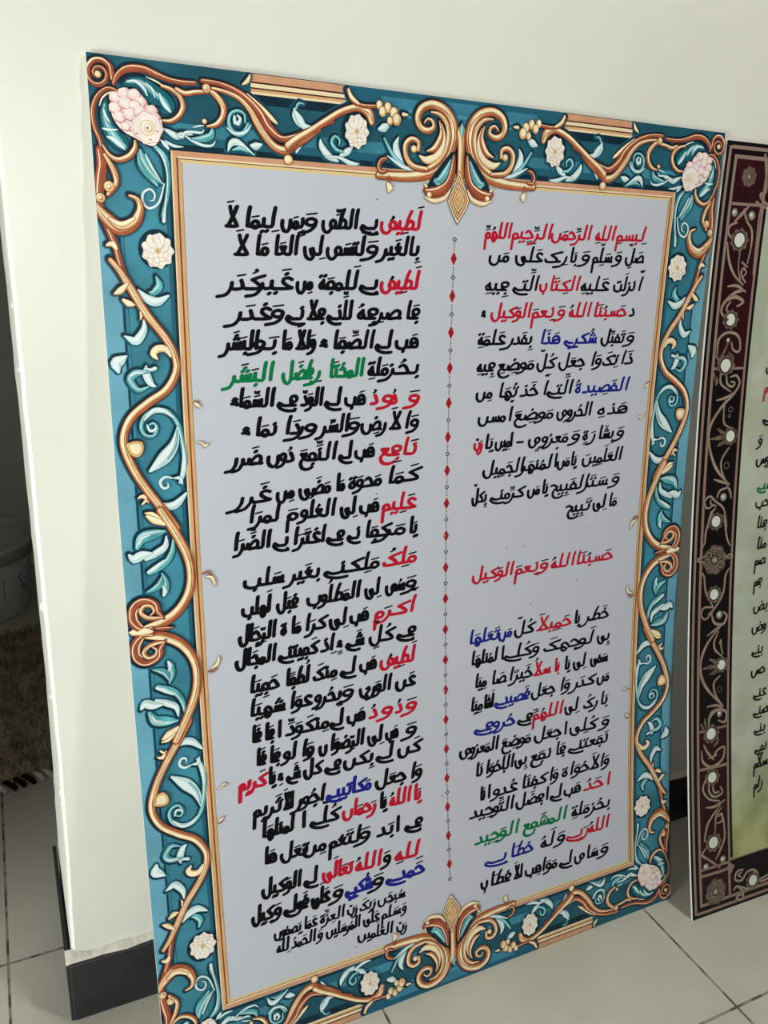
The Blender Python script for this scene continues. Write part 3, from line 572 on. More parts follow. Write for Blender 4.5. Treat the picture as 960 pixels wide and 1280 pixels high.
('scroll','tealrib2','c',[(-0.1,481.8,0.9),(-0.1,476.4,6.1),(0.2,471.7,2.8)]),
('scroll','diamond','c',[(-0.5,438.1),(4.5,427.9),(12.2,411.4),(7.8,401.2),(-0.2,389.0),(-5.9,397.6),(-12.2,410.1),(-5.8,424.5)]),
('scroll','brown','q',[(-81.7,444.0,2.8),(-86.4,442.3,3.8),(-89.4,436.8,4.1),(-86.9,431.7,3.8),(-81.4,432.7,2.5)]),
('scroll','star','q',[(-78.3,426.2,6.8)]),
('scroll','cream','q',[(-79.5,422.1,2.5),(-76.9,418.2,7.0),(-78.4,414.7,1.8)]),
('scroll','gold','q',[(-341.5,344.5,4.3),(-333.8,334.7,5.7),(-326.3,321.5,7.1),(-313.9,299.3,7.3),(-298.4,278.3,7.1),(-290.8,262.1,6.9),(-290.4,247.6,6.9),(-300.0,231.5,7.3),(-316.9,220.3,7.6),(-332.8,207.3,7.2),(-340.4,191.3,7.2),(-339.6,176.4,8.0),(-331.8,155.3,7.7),(-320.3,135.2,7.9),(-306.8,114.5,8.0),(-298.2,99.8,7.8)]),
('scroll','gold','q',[(-312.1,119.0,8.0),(-298.6,93.9,8.9),(-289.3,70.7,8.7),(-287.0,50.0,8.4),(-290.9,32.1,8.8),(-301.2,17.1,9.6),(-315.3,8.0,9.9),(-329.9,4.2,7.9),(-342.3,1.1,4.7)]),
('scroll','cream','q',[(-294.4,262.1,2.5),(-298.9,268.5,6.1),(-306.0,268.6,6.8),(-309.8,264.2,6.0),(-306.5,259.7,1.8)]),
('scroll','creamblob','q',[(-339.1,183.8),(-331.5,186.1),(-324.5,184.7),(-324.0,177.2),(-328.9,171.0),(-335.9,174.3)]),
('scroll','cream','q',[(-340.1,316.2,1.3),(-334.9,318.8,5.7),(-328.6,324.8,2.4)]),
('scroll','cream','q',[(-332.9,311.2,2.7),(-328.0,307.9,5.8),(-323.8,307.0,1.7)]),
('scroll','cream','q',[(-331.5,132.4,1.5),(-326.8,133.9,4.1),(-322.6,127.7,1.5)]),
('scroll','cream','q',[(-324.3,129.8,3.0),(-328.2,126.3,1.9)]),
('scroll','cream','q',[(-325.3,114.5,1.9),(-318.2,110.8,8.4),(-309.2,104.9,3.1)]),
('scroll','cream','q',[(-326.1,117.4,1.5),(-319.7,116.2,3.8),(-312.6,111.2,1.5)]),
('scroll','cream','q',[(-319.0,301.0,1.4),(-318.4,296.7,2.4),(-319.4,294.1,0.7)]),
('scroll','brown','q',[(-315.1,11.0,2.0),(-320.4,18.0,5.5),(-321.8,25.4,5.9),(-328.1,30.4,6.6),(-337.4,30.8,7.4),(-344.4,23.8,7.7),(-345.3,11.8,7.0),(-337.5,2.4,5.9),(-327.1,2.7,4.7)]),
('scroll','gold','q',[(-316.9,12.4,2.4),(-324.5,12.6,4.3),(-332.0,14.8,4.7),(-336.8,20.6,4.7),(-333.1,26.1,3.9),(-326.6,25.1,3.5),(-324.1,19.6,3.1),(-328.1,16.2,1.6)]),
('scroll','gold','q',[(-336.3,6.3,2.0),(-340.5,13.1,2.7),(-340.9,21.3,2.3),(-337.8,24.8,1.2)]),
('scroll','cream','s',[(-348.8,2.2,1.2),(-346.0,1.8,6.6),(-341.5,-0.0,3.9),(-334.8,0.5,8.6),(-327.3,-0.3,2.4)]),
('scroll','brown','s',[(-323.4,1.7,2.8),(-314.8,0.7,4.0),(-307.1,0.6,0.8)]),
('scroll','cream','q',[(-274.9,219.4,1.5),(-272.2,216.5,3.7),(-269.5,214.5,1.5)]),
('scroll','cream','q',[(-273.9,181.5,1.1),(-269.2,180.3,1.9),(-266.5,177.2,2.7),(-263.5,179.9,0.8)]),
('scroll','brown','q',[(-274.5,220.3,0.9),(-271.2,219.3,1.1)]),
('scroll','brown','q',[(-274.7,51.4,1.6),(-270.7,53.0,2.0),(-266.9,49.4,1.2)]),
('scroll','cream','q',[(-272.9,48.1,1.2),(-267.0,46.3,3.7),(-264.3,40.7,2.9),(-264.1,36.9,0.8)])]
BLOS=[(-301.0, 353.0, 13.2, 14.1), (-112.9, 464.9, 11.5, 14.0)]
BQ=[(-329.0, 471.9, 5.3, 0), (-321.4, 475.3, 5.8, 0), (-313.9, 475.2, 5.8, 0), (-308.5, 470.4, 5.0, 0), (-329.5, 464.0, 5.5, 0), (-320.9, 468.3, 6.1, 0), (-313.4, 467.3, 5.0, 0), (-326.2, 457.3, 5.5, 0), (-317.6, 459.9, 6.3, 0), (-309.0, 462.4, 6.3, 0), (-300.2, 465.0, 5.0, 0), (-297.6, 459.9, 4.6, 0), (-321.9, 450.6, 4.2, 0), (-304.3, 451.3, 12.4, 1), (-313.7, 446.0, 1.5, 2), (-296.2, 449.3, 1.3, 2), (-302.4, 442.4, 1.3, 2), (-318.3, 447.8, 1.3, 2)]
BQP=[(-322.2, 476.9), (-316.5, 478.8), (-310.0, 477.3), (-304.6, 472.6), (-302.9, 468.3), (-297.2, 468.4), (-295.5, 463.7), (-292.8, 458.6), (-291.7, 452.4), (-293.5, 445.9), (-298.7, 438.2), (-304.6, 438.1), (-311.1, 440.8), (-315.8, 443.1), (-321.3, 445.3), (-326.7, 449.3), (-330.2, 453.4), (-332.6, 458.5), (-332.9, 465.4), (-331.3, 471.7), (-326.0, 474.8)]
LF=Flat(0); SC=Flat(0)
def bothsides(mode):
    return [(1,1),(-1,1),(1,-1),(-1,-1)] if mode=='q' else [(1,1),(1,-1)] if mode=='c' else [(1,1),(-1,1)]
def setm(F,sx,sy): F.mx,F.my,F.cx,F.cy=sx,sy,349.6,504.2
def scaled(P,k):
    cx=sum(p[0] for p in P)/len(P); cy=sum(p[1] for p in P)/len(P)
    return [(cx+(p[0]-cx)*k,cy+(p[1]-cy)*k) for p in P]
def closed(P): return smooth([tuple(p) for p in P]+[tuple(P[0])],2.5)[:-1]
def shadow(F,P,big):
    F.ribbon(P,'shade',1,5.0,0,(-0.6,0.8),3); 
def shadow2(F,P): F.ribbon(P,'deep',1,1.8,0,(-1.0,1.4),3)
z_start=B.z
for style_pass in (0,1):
    for layer,style,mode,P in ORN:
        if style in('none','creamrib','star','diamond','pearl','ring','petal') or len(P)<2: continue
        if layer=='leaf' and style=='palerib' and max(p[2] for p in P)<3.2: continue
        z=B.z
        for sx,sy in bothsides(mode):
            B.z=z; setm(B,sx,sy)
            if style in('tealblob','dark','creamblob'):
                B.poly([(x-(.8 if style_pass else .4),y+(1.2 if style_pass else .8)) for x,y in scaled(closed(P),1.10 if style_pass else 1.22)],'deep' if style_pass else 'shade')
            else: (shadow2(B,P) if style_pass else shadow(B,P,1))
S=Flat(max(0.12,B.z+.02))
S.rect(72.8,78,626.5,931,'sheet',44); S.build('writing_sheet',P1,bend1,'plain white writing field')
R_=Flat(S.z+.02)
def trap(a,b,m,n=30):
    """one strip of the moulding: a,b are the two long edges as ((x,y),(x,y))"""
    R_.face([a[0],b[0],b[1],a[1]],m)
    R_.step()
def corner(d): return {'tl':(64+d,940-d),'tr':(635.5-d,940-d),'bl':(64+d,69+d),'br':(635.5-d,69+d)}
for d0,d1,mv,mh in ((0,1.2,'rail_cream','rail_pink'),(1.2,4.4,'rail_tan','rail_pink'),(4.4,5.9,'rail_brown','rail_cream'),(5.9,6.7,'rail_tan','rail_brown'),(6.7,8.6,'rail_tan','rail_straw'),(8.6,9.4,'rail_olive','rail_straw')):
    a,b=corner(d0),corner(d1)
    trap((a['tl'],a['bl']),(b['tl'],b['bl']),mv); trap((a['tr'],a['br']),(b['tr'],b['br']),mv)
    trap((a['tl'],a['tr']),(b['tl'],b['tr']),mh); trap((a['bl'],a['br']),(b['bl'],b['br']),mh)
LF.z=R_.z+.02
def draw(F,style,P):
    if style=='brown':
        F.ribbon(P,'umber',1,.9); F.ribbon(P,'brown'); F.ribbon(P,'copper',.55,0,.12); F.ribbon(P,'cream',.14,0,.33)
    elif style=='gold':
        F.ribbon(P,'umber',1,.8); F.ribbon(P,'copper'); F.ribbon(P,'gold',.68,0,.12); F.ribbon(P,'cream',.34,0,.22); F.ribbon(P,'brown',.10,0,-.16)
    elif style=='cream':
        F.ribbon(P,'umber',1,.7); F.ribbon(P,'gold'); F.ribbon(P,'cream',.68,0,.10)
    elif style=='creamrib': F.ribbon(P,'cream')
    elif style in('tealrib','tealrib2'):
        F.ribbon(P,'leaf_dark',1,.6); F.ribbon(P,'leaf_teal'); F.ribbon(P,'leaf_pale',.30,0,.22)
    elif style=='palerib':
        F.ribbon(P,'leaf_dark',1,.6); F.ribbon(P,'leaf_pale'); F.ribbon(P,'leaf_white',.5,0,.14)
    elif style=='tealblob':
        Q=closed(P); F.poly(scaled(Q,1.03),'deep'); F.poly(scaled(Q,.98),'leaf_dark')
    elif style=='dark': F.poly(closed(P),'deep')
    elif style=='creamblob':
        Q=closed(P); F.poly(scaled(Q,1.08),'umber'); F.poly(Q,'gold'); F.poly(scaled(Q,.66),'cream')
    elif style=='diamond':
        Q=[tuple(p) for p in P]
        for k,m in ((1.06,'umber'),(1.0,'cream'),(.90,'brown'),(.82,'gold'),(.62,'umber'),(.55,'cream'),(.46,'brown'),(.40,'gold')): F.poly(scaled(Q,k),m)
    elif style in('pearl','ring'):
        x,y,w=P[0]; r=w/2
        F.disc(x,y,r+.5,r+.5,'umber'); F.disc(x,y,r,r,'gold'); F.disc(x-r*.1,y+r*.12,r*.66,r*.66,'cream')
        if style=='ring': F.disc(x,y,r*.5,r*.5,'brown'); F.disc(x-r*.05,y+r*.05,r*.36,r*.36,'cream')
    elif style=='petal':
        x,y,w=P[0]; r=w/2
        F.disc(x,y,r*.86+.5,r*1.05+.5,'umber'); F.disc(x,y,r*.86,r*1.05,'gold'); F.disc(x-r*.1,y+r*.15,r*.55,r*.75,'cream')
    elif style=='star':
        x,y,w=P[0]; F.poly([(x+w*.55*(1 if i%2==0 else .42)*math.cos(PI/2+i*PI/5),y+w*.7*(1 if i%2==0 else .42)*math.sin(PI/2+i*PI/5)) for i in range(10)],'brown')
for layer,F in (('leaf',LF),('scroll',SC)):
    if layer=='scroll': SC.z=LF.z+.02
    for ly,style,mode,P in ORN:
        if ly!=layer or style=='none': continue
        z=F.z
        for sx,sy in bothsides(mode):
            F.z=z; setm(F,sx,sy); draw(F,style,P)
FZ=SC.z+.02
B.z=min(B.z,S.z-.015)
def blossom(x,y,rx,ry,sx,sy,seed):
    rr=random.Random(seed); F=Flat(FZ); setm(F,sx,sy)
    setm(B,sx,sy); B.disc(x-1.0,y+1.5,rx+2.4,ry+2.6,'deep',22)
    F.disc(x,y,rx+.5,ry+.5,'leaf_dark',40,9,.09); F.disc(x,y,rx,ry,'petal_white',40,9,.09)
    for n,k,s,ph in ((11,.74,.25,0),(9,.52,.23,.3),(6,.28,.2,.1)):
        for i in range(n):
            t=ph+2*PI*i/n+rr.uniform(-.1,.1)
            cx,cy=x+rx*k*math.cos(t),y+ry*k*math.sin(t)
            F.disc(cx,cy,rx*s,ry*s,'petal_shade',12); F.disc(cx+rx*.02*math.cos(t),cy+ry*.03*math.sin(t)+ry*.03,rx*s*.84,ry*s*.84,'petal_white',12)
    F.disc(x,y,rx*.2,ry*.2,'petal_shade',12); F.disc(x,y,rx*.15,ry*.15,'petal_gold',12); F.disc(x,y,rx*.06,ry*.06,'brown',8)
    return F.build('blossom',P1,bend1,'printed cream many-petalled blossom')
def bouquet(sx,sy):
    F=Flat(FZ); setm(F,sx,sy); setm(B,sx,sy); Q=closed(BQP)
    B.poly([(x-1,y+1.4) for x,y in scaled(Q,1.12)],'deep')
    F.poly(scaled(Q,1.02),'umber'); F.poly(Q,'petal_white')
    for x,y,r,kind in BQ:
        if kind==0:
            F.disc(x,y,r,r*.86,'petal_line',16,5,.06); F.disc(x-.1*r,y+.12*r,r*.84,r*.70,'petal_pink',16,5,.06); F.disc(x-.2*r,y+.22*r,r*.5,r*.40,'petal_white',14)
        elif kind==1:
            
            F.disc(x,y,r*1.02,r*1.02,'petal_line',30,7,.07); F.disc(x,y,r*.97,r*.97,'petal_white',30,7,.07)
            for i in range(6):
                a=1+2*PI*i/6; F.disc(x+r*.62*math.cos(a),y+r*.62*math.sin(a),r*.34,r*.30,'petal_pink',14); F.disc(x+r*.60*math.cos(a),y+r*.63*math.sin(a),r*.30,r*.27,'petal_white',14)
            r*=.62; F.disc(x,y,r*.82,r*.82,'petal_gold',22); F.disc(x,y,r*.70,r*.70,'petal_white',22); F.disc(x+r*.1,y,r*.5,r*.5,'petal_gold',18); F.disc(x+r*.05,y+.05*r,r*.34,r*.34,'petal_white',16); F.disc(x,y,r*.12,r*.12,'brown',10)
        else: F.disc(x,y,r,r*.6,'petal_line',10)
    return F.build('bouquet',P1,bend1,'printed pink and white rose cluster in the corner')
k=0
for sx,sy in bothsides('q'):
    for b in BLOS: k+=1; blossom(*b,sx,sy,k)
    bouquet(sx,sy)
B.build('border_print',P1,bend1,'printed teal border ground')
R_.build('gold_moulding',P1,bend1,'printed gold moulding round the writing field')
LF.build('leafwork',P1,bend1,'printed pale teal leaves'); SC.build('scrollwork',P1,bend1,'printed gold and copper scrolls')
# divider of red lozenges between the two columns
D=Flat(S.z+.05)
def loz(x,y,w,h,m): D.face([(x,y-h),(x+w,y),(x,y+h),(x-w,y)],m); D.step()
for i in range(20):
    y=859.35-37.07*i; x=347.6+.0022*(860-y)
    loz(x,y,4.4,7.9,'gem_edge'); loz(x,y,3.7,7.0,'gem_red')
    for yy in ([y+18.5] if i else [878.0])+([135.5] if i==19 else []):
        loz(x,yy,2.9,2.9,'ink_black'); loz(x,yy,1.5,1.5,'sheet')
    for s in (-1,1):
        for j in range(3):
            D.disc(x,y+s*(9.0+2.6*j),.75,.75,'ink_black',8)
D.build('divider',P1,bend1,'vertical row of red lozenges and dots')
# handwriting
LINES=[
(1.0,[('R','لَطِيفُ',262.8,884.9,309.9,886.2),('K','بيےِ',242.4,884.4,262.1,884.9),('K','الطَّف',201.8,883.3,241.2,884.4),('K','وَ',182.6,882.8,198.8,883.2),('K','بِمَن',161.0,882.2,186.0,882.9),('K','لِيمَا',124.7,881.2,158.8,882.1),('K','لاَ',108.7,880.8,123.2,881.2)]),
(1.0,[('K','بِالغَير',263.4,860.8,308.3,862.1),('K','وَ',242.8,860.3,262.6,860.8),('K','لَتسَف',206.4,859.2,248.8,860.4),('K','لِى',182.5,858.6,205.2,859.2),('K','العَا',152.6,857.7,180.2,858.5),('K','مَا',134.2,857.2,150.4,857.7),('K','لاَ',116.2,856.7,132.1,857.1)]),
(1.0,[('R','لَطِيفُ',264.0,828.6,309.5,829.4),('K','بيے',242.0,828.3,263.3,828.6),('K','لَلمفَة',197.1,827.5,242.0,828.3),('K','مِن',175.4,827.2,193.7,827.5),('K','غَير',133.5,826.5,174.3,827.2),('K','كُدَر',104.8,826.0,144.3,826.7)]),
(1.0,[('K','فَا',291.1,799.8,310.5,799.8),('K','صرِ',258.3,799.6,289.8,799.8),('K','فهُ',237.4,799.6,263.3,799.7),('K','للَّذيے',207.5,799.4,236.2,799.6),('K','فلَا',186.5,799.4,206.8,799.4),('K','نيے',165.6,799.3,185.4,799.4),('K','وَ',144.8,799.2,164.9,799.3),('K','غدَر',111.2,799.1,152.6,799.2)]),
(1.0,[('K','هَب',281.5,770.9,310.1,770.7),('K','ليے',260.0,770.9,280.2,770.9),('K','الصَّفَا',211.0,771.2,260.0,770.9),('K','ء',199.2,771.2,209.3,771.2),('K','وَالاَ',174.7,771.3,196.8,771.2),('K','مَا',158.7,771.4,172.4,771.3),('K','بَو',129.8,771.5,157.6,771.4),('K','البَشَر',102.8,771.7,139.7,771.5)]),
(1.0,[('K','بحُز',270.4,743.8,312.1,744.5),('K','مَلةِ',250.2,743.5,275.6,743.9),('G','المختَا',207.3,742.8,249.0,743.5),('G','رِا',180.1,742.3,202.5,742.7),('G','فضَل',159.3,742.0,194.2,742.6),('G','البَشَر',105.9,741.1,153.6,741.9)]),
(1.0,[('R','وَ',287.2,713.5,313.0,712.9),('R','دُ',277.8,713.7,286.7,713.5),('R','و',264.9,714.0,282.5,713.6),('R','دُ',254.2,714.3,264.9,714.0),('K','هَب',225.4,715.0,250.4,714.4),('K','ليے',204.7,715.5,224.2,715.0),('K','الوَدّ',178.5,716.1,204.7,715.5),('K','فيے',155.3,716.6,177.3,716.1),('K','السَّمَاء',108.3,717.8,154.1,716.7)]),
(1.0,[('K','وَا',290.8,687.2,312.7,687.0),('K','لاَ',276.3,687.4,292.1,687.2),('K','رضِ',244.1,687.7,275.0,687.4),('K','وَ',221.1,688.0,244.1,687.7),('K','السُّر',198.3,688.2,232.8,687.8),('K','ور',168.6,688.5,197.1,688.2),('K','دَا',159.2,688.6,180.4,688.4),('K','نمَا',129.4,688.9,155.7,688.6),('K','ء',117.8,689.0,128.3,688.9)]),
(1.0,[('R','نَافِع',263.5,659.4,311.4,658.9),('K','هَب',236.5,659.7,260.9,659.5),('K','ليے',219.4,659.9,236.0,659.7),('K','النَّفعَ',175.1,660.4,218.9,659.9),('K','دُون',142.2,660.8,172.7,660.5),('K','ضَرر',104.9,661.2,139.9,660.8)]),
(1.0,[('K','كَمَا',271.4,628.9,314.6,631.0),('K','مَحوَة',228.7,626.8,268.8,628.8),('K','مَا',214.8,626.1,226.7,626.7),('K','مَضَى',174.2,624.2,211.1,626.0),('K','مِن',150.9,623.0,171.4,624.0),('K','غَرر',106.6,620.9,147.6,622.9)]),
(1.0,[('R','عَلِيم',267.5,600.1,310.8,599.6),('K','هَب',241.8,600.4,266.2,600.1),('K','لِى',219.5,600.6,240.0,600.4),('K','العُلُو',174.9,601.1,217.0,600.7),('K','مَ',160.4,601.3,174.9,601.1),('K','لمرَا',119.5,601.8,156.9,601.4)]),
(1.0,[('K','يَا',300.0,571.7,312.5,571.5),('K','مَر',245.0,572.7,297.3,571.8),('K','كفَا',245.8,572.7,279.6,572.1),('K','نيے',228.1,573.0,244.2,572.7),('K','فيے',204.7,573.5,226.0,573.1),('K','اغتَرَا',165.7,574.2,205.2,573.5),('K','بيے',146.5,574.5,164.5,574.2),('K','الضَّرَا',103.5,575.3,146.0,574.6)]),
(1.0,[('R','مَلِكُ',268.6,537.8,311.3,538.6),('K','مَلِكنيے',201.9,536.6,265.9,537.8),('K','بغَير',160.8,535.9,198.1,536.5),('K','سَلب',113.2,535.0,158.4,535.8)]),
(1.0,[('K','وَ',294.6,507.9,311.6,508.1),('K','سُف',272.0,507.6,297.3,507.9),('K','لِى',246.5,507.3,267.3,507.6),('K','المَطلُوب',180.1,506.6,244.0,507.3),('K','قبَل',146.9,506.2,172.9,506.5),('K','لَهلب',110.2,505.8,143.8,506.1)]),
(1.0,[('R','أَكرَم',257.3,479.8,310.8,480.7),('K','هَب',228.9,479.3,252.9,479.7),('K','لِى',204.5,478.9,227.7,479.3),('K','كرَا',176.1,478.4,203.8,478.8),('K','مَا',161.2,478.1,174.4,478.3),('K','ة',150.5,477.9,159.3,478.1),('K','الرِّجَال',105.4,477.1,148.1,477.9)]),
(1.0,[('K','فيے',286.1,452.3,310.7,452.4),('K','كُلِّ',250.3,452.2,283.4,452.3),('K','شَيے',224.5,452.1,247.2,452.2),('K','ءٍ',213.1,452.0,221.5,452.1),('K','اِذ',194.3,452.0,212.3,452.0),('K','كَفيتنيے',147.8,451.8,193.6,452.0),('K','المجَال',100.7,451.6,147.1,451.8)]),
(1.0,[('R','لَطِيفُ',264.3,421.7,310.5,421.9),('K','هَب',239.2,421.5,261.6,421.7),('K','ليے',217.3,421.4,237.2,421.5),('K','مِنكَ',184.7,421.2,214.0,421.4),('K','لُطفًا',153.0,421.0,183.4,421.2),('K','حَفِيَا',112.9,420.8,148.9,421.0)]),
(1.0,[('K','عَن',282.6,392.9,310.2,392.6),('K','الوَرى',237.2,393.4,279.9,392.9),('K','وَ',208.8,393.8,233.3,393.5),('K','بِحُرو',184.9,394.1,219.1,393.6),('K','عوَا',155.5,394.4,184.9,394.1),('K','شهِيَا',111.6,394.9,154.2,394.4)]),
(1.0,[('R','وَ',293.0,362.9,311.2,362.6),('R','دُ',282.0,363.0,293.0,362.9),('R','و',261.7,363.3,280.6,363.0),('R','دُ',248.8,363.4,261.7,363.3),('K','هَب',222.5,363.8,246.2,363.5),('K','ليے',203.2,364.0,220.7,363.8),('K','مِنكَوَدَّ',151.2,364.7,202.7,364.0),('K','ا',143.2,364.8,148.8,364.7),('K','فَا',127.7,365.0,140.8,364.8),('K','قَا',113.5,365.2,126.5,365.0)]),
(1.0,[('K','وَ',288.8,333.1,310.6,332.4),('K','هَب',269.0,333.7,286.9,333.2),('K','لِى',246.1,334.4,267.7,333.8),('K','الرِّضوَا',200.4,335.8,244.8,334.5),('K','ن',188.2,336.2,200.4,335.8),('K','وَا',166.4,336.9,184.7,336.3),('K','لو',146.8,337.5,165.2,336.9),('K','فَا',131.1,338.0,146.0,337.5),('K','قَا',116.8,338.4,130.6,338.0)]),
(1.0,[('K','كَن',283.5,310.8,315.9,310.2),('K','ليے',257.5,311.4,280.8,310.9),('K','بِكن',216.3,312.2,255.3,311.4),('K','فيے',194.9,312.6,215.5,312.2),('K','كلّ',169.1,313.2,193.1,312.7),('K','شَيے',150.5,313.5,167.8,313.2),('K','ءِ',140.7,313.7,148.0,313.6),('K','يَا',130.5,313.9,139.5,313.8),('R','كَريم',97.1,314.6,129.8,314.0)]),
(1.0,[('K','وَا',297.5,278.1,316.6,277.9),('K','جعَل',253.7,278.7,295.8,278.2),('B','مَكاتيبيے',195.5,279.5,251.0,278.7),('K','اجُور',157.5,280.0,195.5,279.5),('K','الاَ',145.1,280.1,158.7,279.9),('K','ثَريم',110.7,280.6,145.1,280.1)]),
(1.0,[('R','يَا',302.4,250.2,314.4,249.9),('R','اللهُ',270.6,250.9,301.8,250.2),('K','يَا',258.7,251.2,269.8,250.9),('R','رَحمَان',212.5,252.2,256.8,251.2),('K','كُلّيے',175.0,253.0,211.2,252.2),('K','ا',164.9,253.2,171.2,253.1),('K','لمنلهَا',118.0,254.3,158.6,253.4)]),
(1.0,[('K','فيے',291.0,216.2,315.3,215.2),('K','ا',278.8,216.7,285.3,216.4),('K','بَد',253.8,217.7,277.7,216.7),('K','وَ',226.7,218.8,247.8,217.9),('K','لتَغم',194.5,220.1,236.9,218.4),('K','مِن',163.7,221.3,193.2,220.1),('K','تعَل',137.4,222.4,172.6,221.0),('K','هَا',119.1,223.1,135.7,222.4)]),
(1.0,[('R','لِلهِ',274.0,180.7,311.2,179.2),('K','وَ',260.0,181.3,272.6,180.8),('R','اللهُ',224.5,182.7,261.4,181.2),('R','تعَالَى',184.8,184.3,224.5,182.7),('K','ليے',164.2,185.1,182.2,184.4),('K','الوَكيل',114.4,187.1,162.9,185.2)]),
(1.0,[('B','حَمديے',264.5,156.2,316.1,155.5),('K','وَ',242.8,156.5,262.2,156.2),('B','شُكريے',212.4,156.9,247.8,156.4),('K','وَ',195.1,157.1,211.1,156.9),('K','عَلَى',170.3,157.5,195.1,157.1),('K','قَوليے',139.0,157.9,169.5,157.5),('K','وَ',126.1,158.1,137.8,157.9),('K','كِيل',101.5,158.4,128.5,158.1)]),
(0.66,[('K','سُبحَن',251.6,132.1,288.9,132.1),('K','رَبكَ',228.7,132.1,250.7,132.1),('K','رَبّ',213.2,132.2,227.3,132.2),('K','العِزَّة',179.2,132.2,211.6,132.2),('K','عَمَا',159.8,132.2,177.9,132.2),('K','يَصفُون',125.6,132.3,159.0,132.2)]),
(0.66,[('K','وَ',282.3,113.0,289.8,112.9),('K','سَلَم',255.3,113.3,282.3,113.0),('K','عَلَى',231.8,113.5,254.5,113.3),('K','المُرسَلين',186.0,114.0,230.4,113.6),('K','وَ',175.5,114.1,183.4,114.0),('K','الحَمدُ',144.6,114.4,175.5,114.1),('K','لِله',126.9,114.6,144.1,114.4)]),
(0.66,[('K','رَبّ',274.0,91.4,289.2,89.8),('K','العَلَمين',224.0,96.8,271.2,91.7)]),
(1.0,[('R','لِبسمِ',555.0,885.1,598.6,886.0),('R','اللهِ',524.6,884.4,555.0,885.1),('R','الرَّحمَن',465.9,883.2,521.4,884.3),('R','الرَّحِيم',415.5,882.1,468.4,883.2),('R','اللهُمَّ',382.4,881.4,416.7,882.1)]),
(1.0,[('K','صَلِّ',570.4,861.9,600.0,862.5),('K','وَ',555.2,861.6,567.1,861.8),('K','سَلِّم',524.1,860.9,553.9,861.5),('K','وَ',505.6,860.5,522.0,860.9),('K','بَا',492.5,860.2,504.3,860.5),('K','رِك',459.3,859.5,492.0,860.2),('K','عَلَى',421.0,858.7,458.8,859.5),('K','مَن',388.7,858.0,414.9,858.6)]),
(1.0,[('K','أَ',590.8,831.2,601.4,831.4),('K','نز',575.8,831.1,591.4,831.3),('K','لَت',557.6,830.9,578.6,831.1),('K','عَليهِ',510.1,830.3,552.6,830.8),('R','الكِتَا',467.1,829.8,511.4,830.3),('R','ب',455.6,829.7,467.1,829.8),('K','الَّتيے',422.0,829.3,455.6,829.7),('K','فِيهِ',384.6,828.9,417.1,829.2)]),
(1.0,[('K','د',584.5,802.7,594.0,802.9),('R','حَسبُنَا',530.1,802.1,581.7,802.7),('R','اللهُ',496.5,801.7,530.1,802.1),('R','وَ',480.8,801.5,493.9,801.6),('R','نِعمَ',447.4,801.0,479.5,801.4),('R','الوَكيل',394.3,800.4,448.6,801.1),('K','ء',383.5,800.2,389.9,800.3)]),
(1.0,[('K','وَ',572.4,772.5,596.9,772.4),('K','تَقبَّل',545.6,772.5,582.4,772.5),('B','شُكريے',495.2,772.5,541.5,772.5),('B','هَذَا',459.8,772.6,489.9,772.5),('K','بِقَد',425.5,772.6,452.1,772.6),('K','ر',415.5,772.6,428.0,772.6),('K','عَلمَةِ',379.0,772.6,416.8,772.6)]),
(1.0,[('K','ذَا',575.2,747.4,598.4,747.8),('K','تِكَ',551.1,746.9,575.2,747.4),('K','وَا',531.6,746.5,551.1,746.9),('K','جعَل',487.7,745.7,526.9,746.5),('K','كُلّ',458.0,745.2,485.5,745.7),('K','مَوضِعِ',406.1,744.2,455.9,745.1),('K','فِيهِ',379.2,743.7,404.9,744.2)]),
(1.0,[('B','القَصِيد',524.7,715.9,595.5,716.5),('B','ةُ',513.7,715.8,524.2,715.9),('K','الَّتيے',475.9,715.5,512.3,715.8),('K','أَ',466.7,715.4,477.2,715.5),('K','خَذ',438.1,715.2,464.0,715.4),('K','تُهَا',407.7,714.9,436.3,715.2),('K','مِن',380.6,714.7,402.7,714.9)]),
(1.0,[('K','هَذ',563.9,689.1,596.1,689.4),('K','هِ',546.8,689.0,562.5,689.1),('K','الحُرو',504.9,688.6,542.5,689.0),('K','فِ',490.8,688.5,506.3,688.7),('K','مَوضِعَ',430.7,688.0,486.5,688.5),('K','أَ',423.0,688.0,430.7,688.0),('K','مسن',384.2,687.6,421.7,688.0)]),
(1.0,[('K','وَ',579.8,660.0,593.7,660.1),('K','بِشَا',552.2,659.8,578.3,660.0),('K','رَ',540.8,659.7,550.8,659.8),('K','ةٍ',529.5,659.6,539.4,659.7),('K','وَ',511.3,659.4,527.2,659.6),('K','مَعرُو',470.4,659.1,509.9,659.4),('K','فٍ',453.2,659.0,470.4,659.1),('K','-',436.2,658.8,447.9,658.9),('K','ا',428.4,658.8,432.8,658.8),('K','مِين',407.9,658.6,429.7,658.8),('K','يَا',393.3,658.5,406.7,658.6),('R','رَبّ',380.4,658.4,393.3,658.5)]),
(1.0,[('K','العَلَمِينَ',531.2,630.9,593.7,632.2),('K','يَا',514.3,630.5,524.7,630.8),('K','مَن',494.9,630.1,514.3,630.5),('K','أَ',490.2,630.0,496.3,630.2),('K','لمُنهَر',442.5,629.0,489.4,630.0),('K','الجَمِيل',392.3,627.9,450.4,629.2)]),
(1.0,[('K','وَ',571.1,602.6,591.9,603.1),('K','سَتَر',533.3,601.5,574.0,602.7),('K','القَبِيح',485.7,600.2,544.8,601.9),('K','يَا',474.8,599.9,485.2,600.2),('K','مَن',454.6,599.4,473.4,599.9),('K','كرَّمنيے',404.8,598.0,451.9,599.3),('K','بِكلّ',379.5,597.3,401.0,597.9)]),
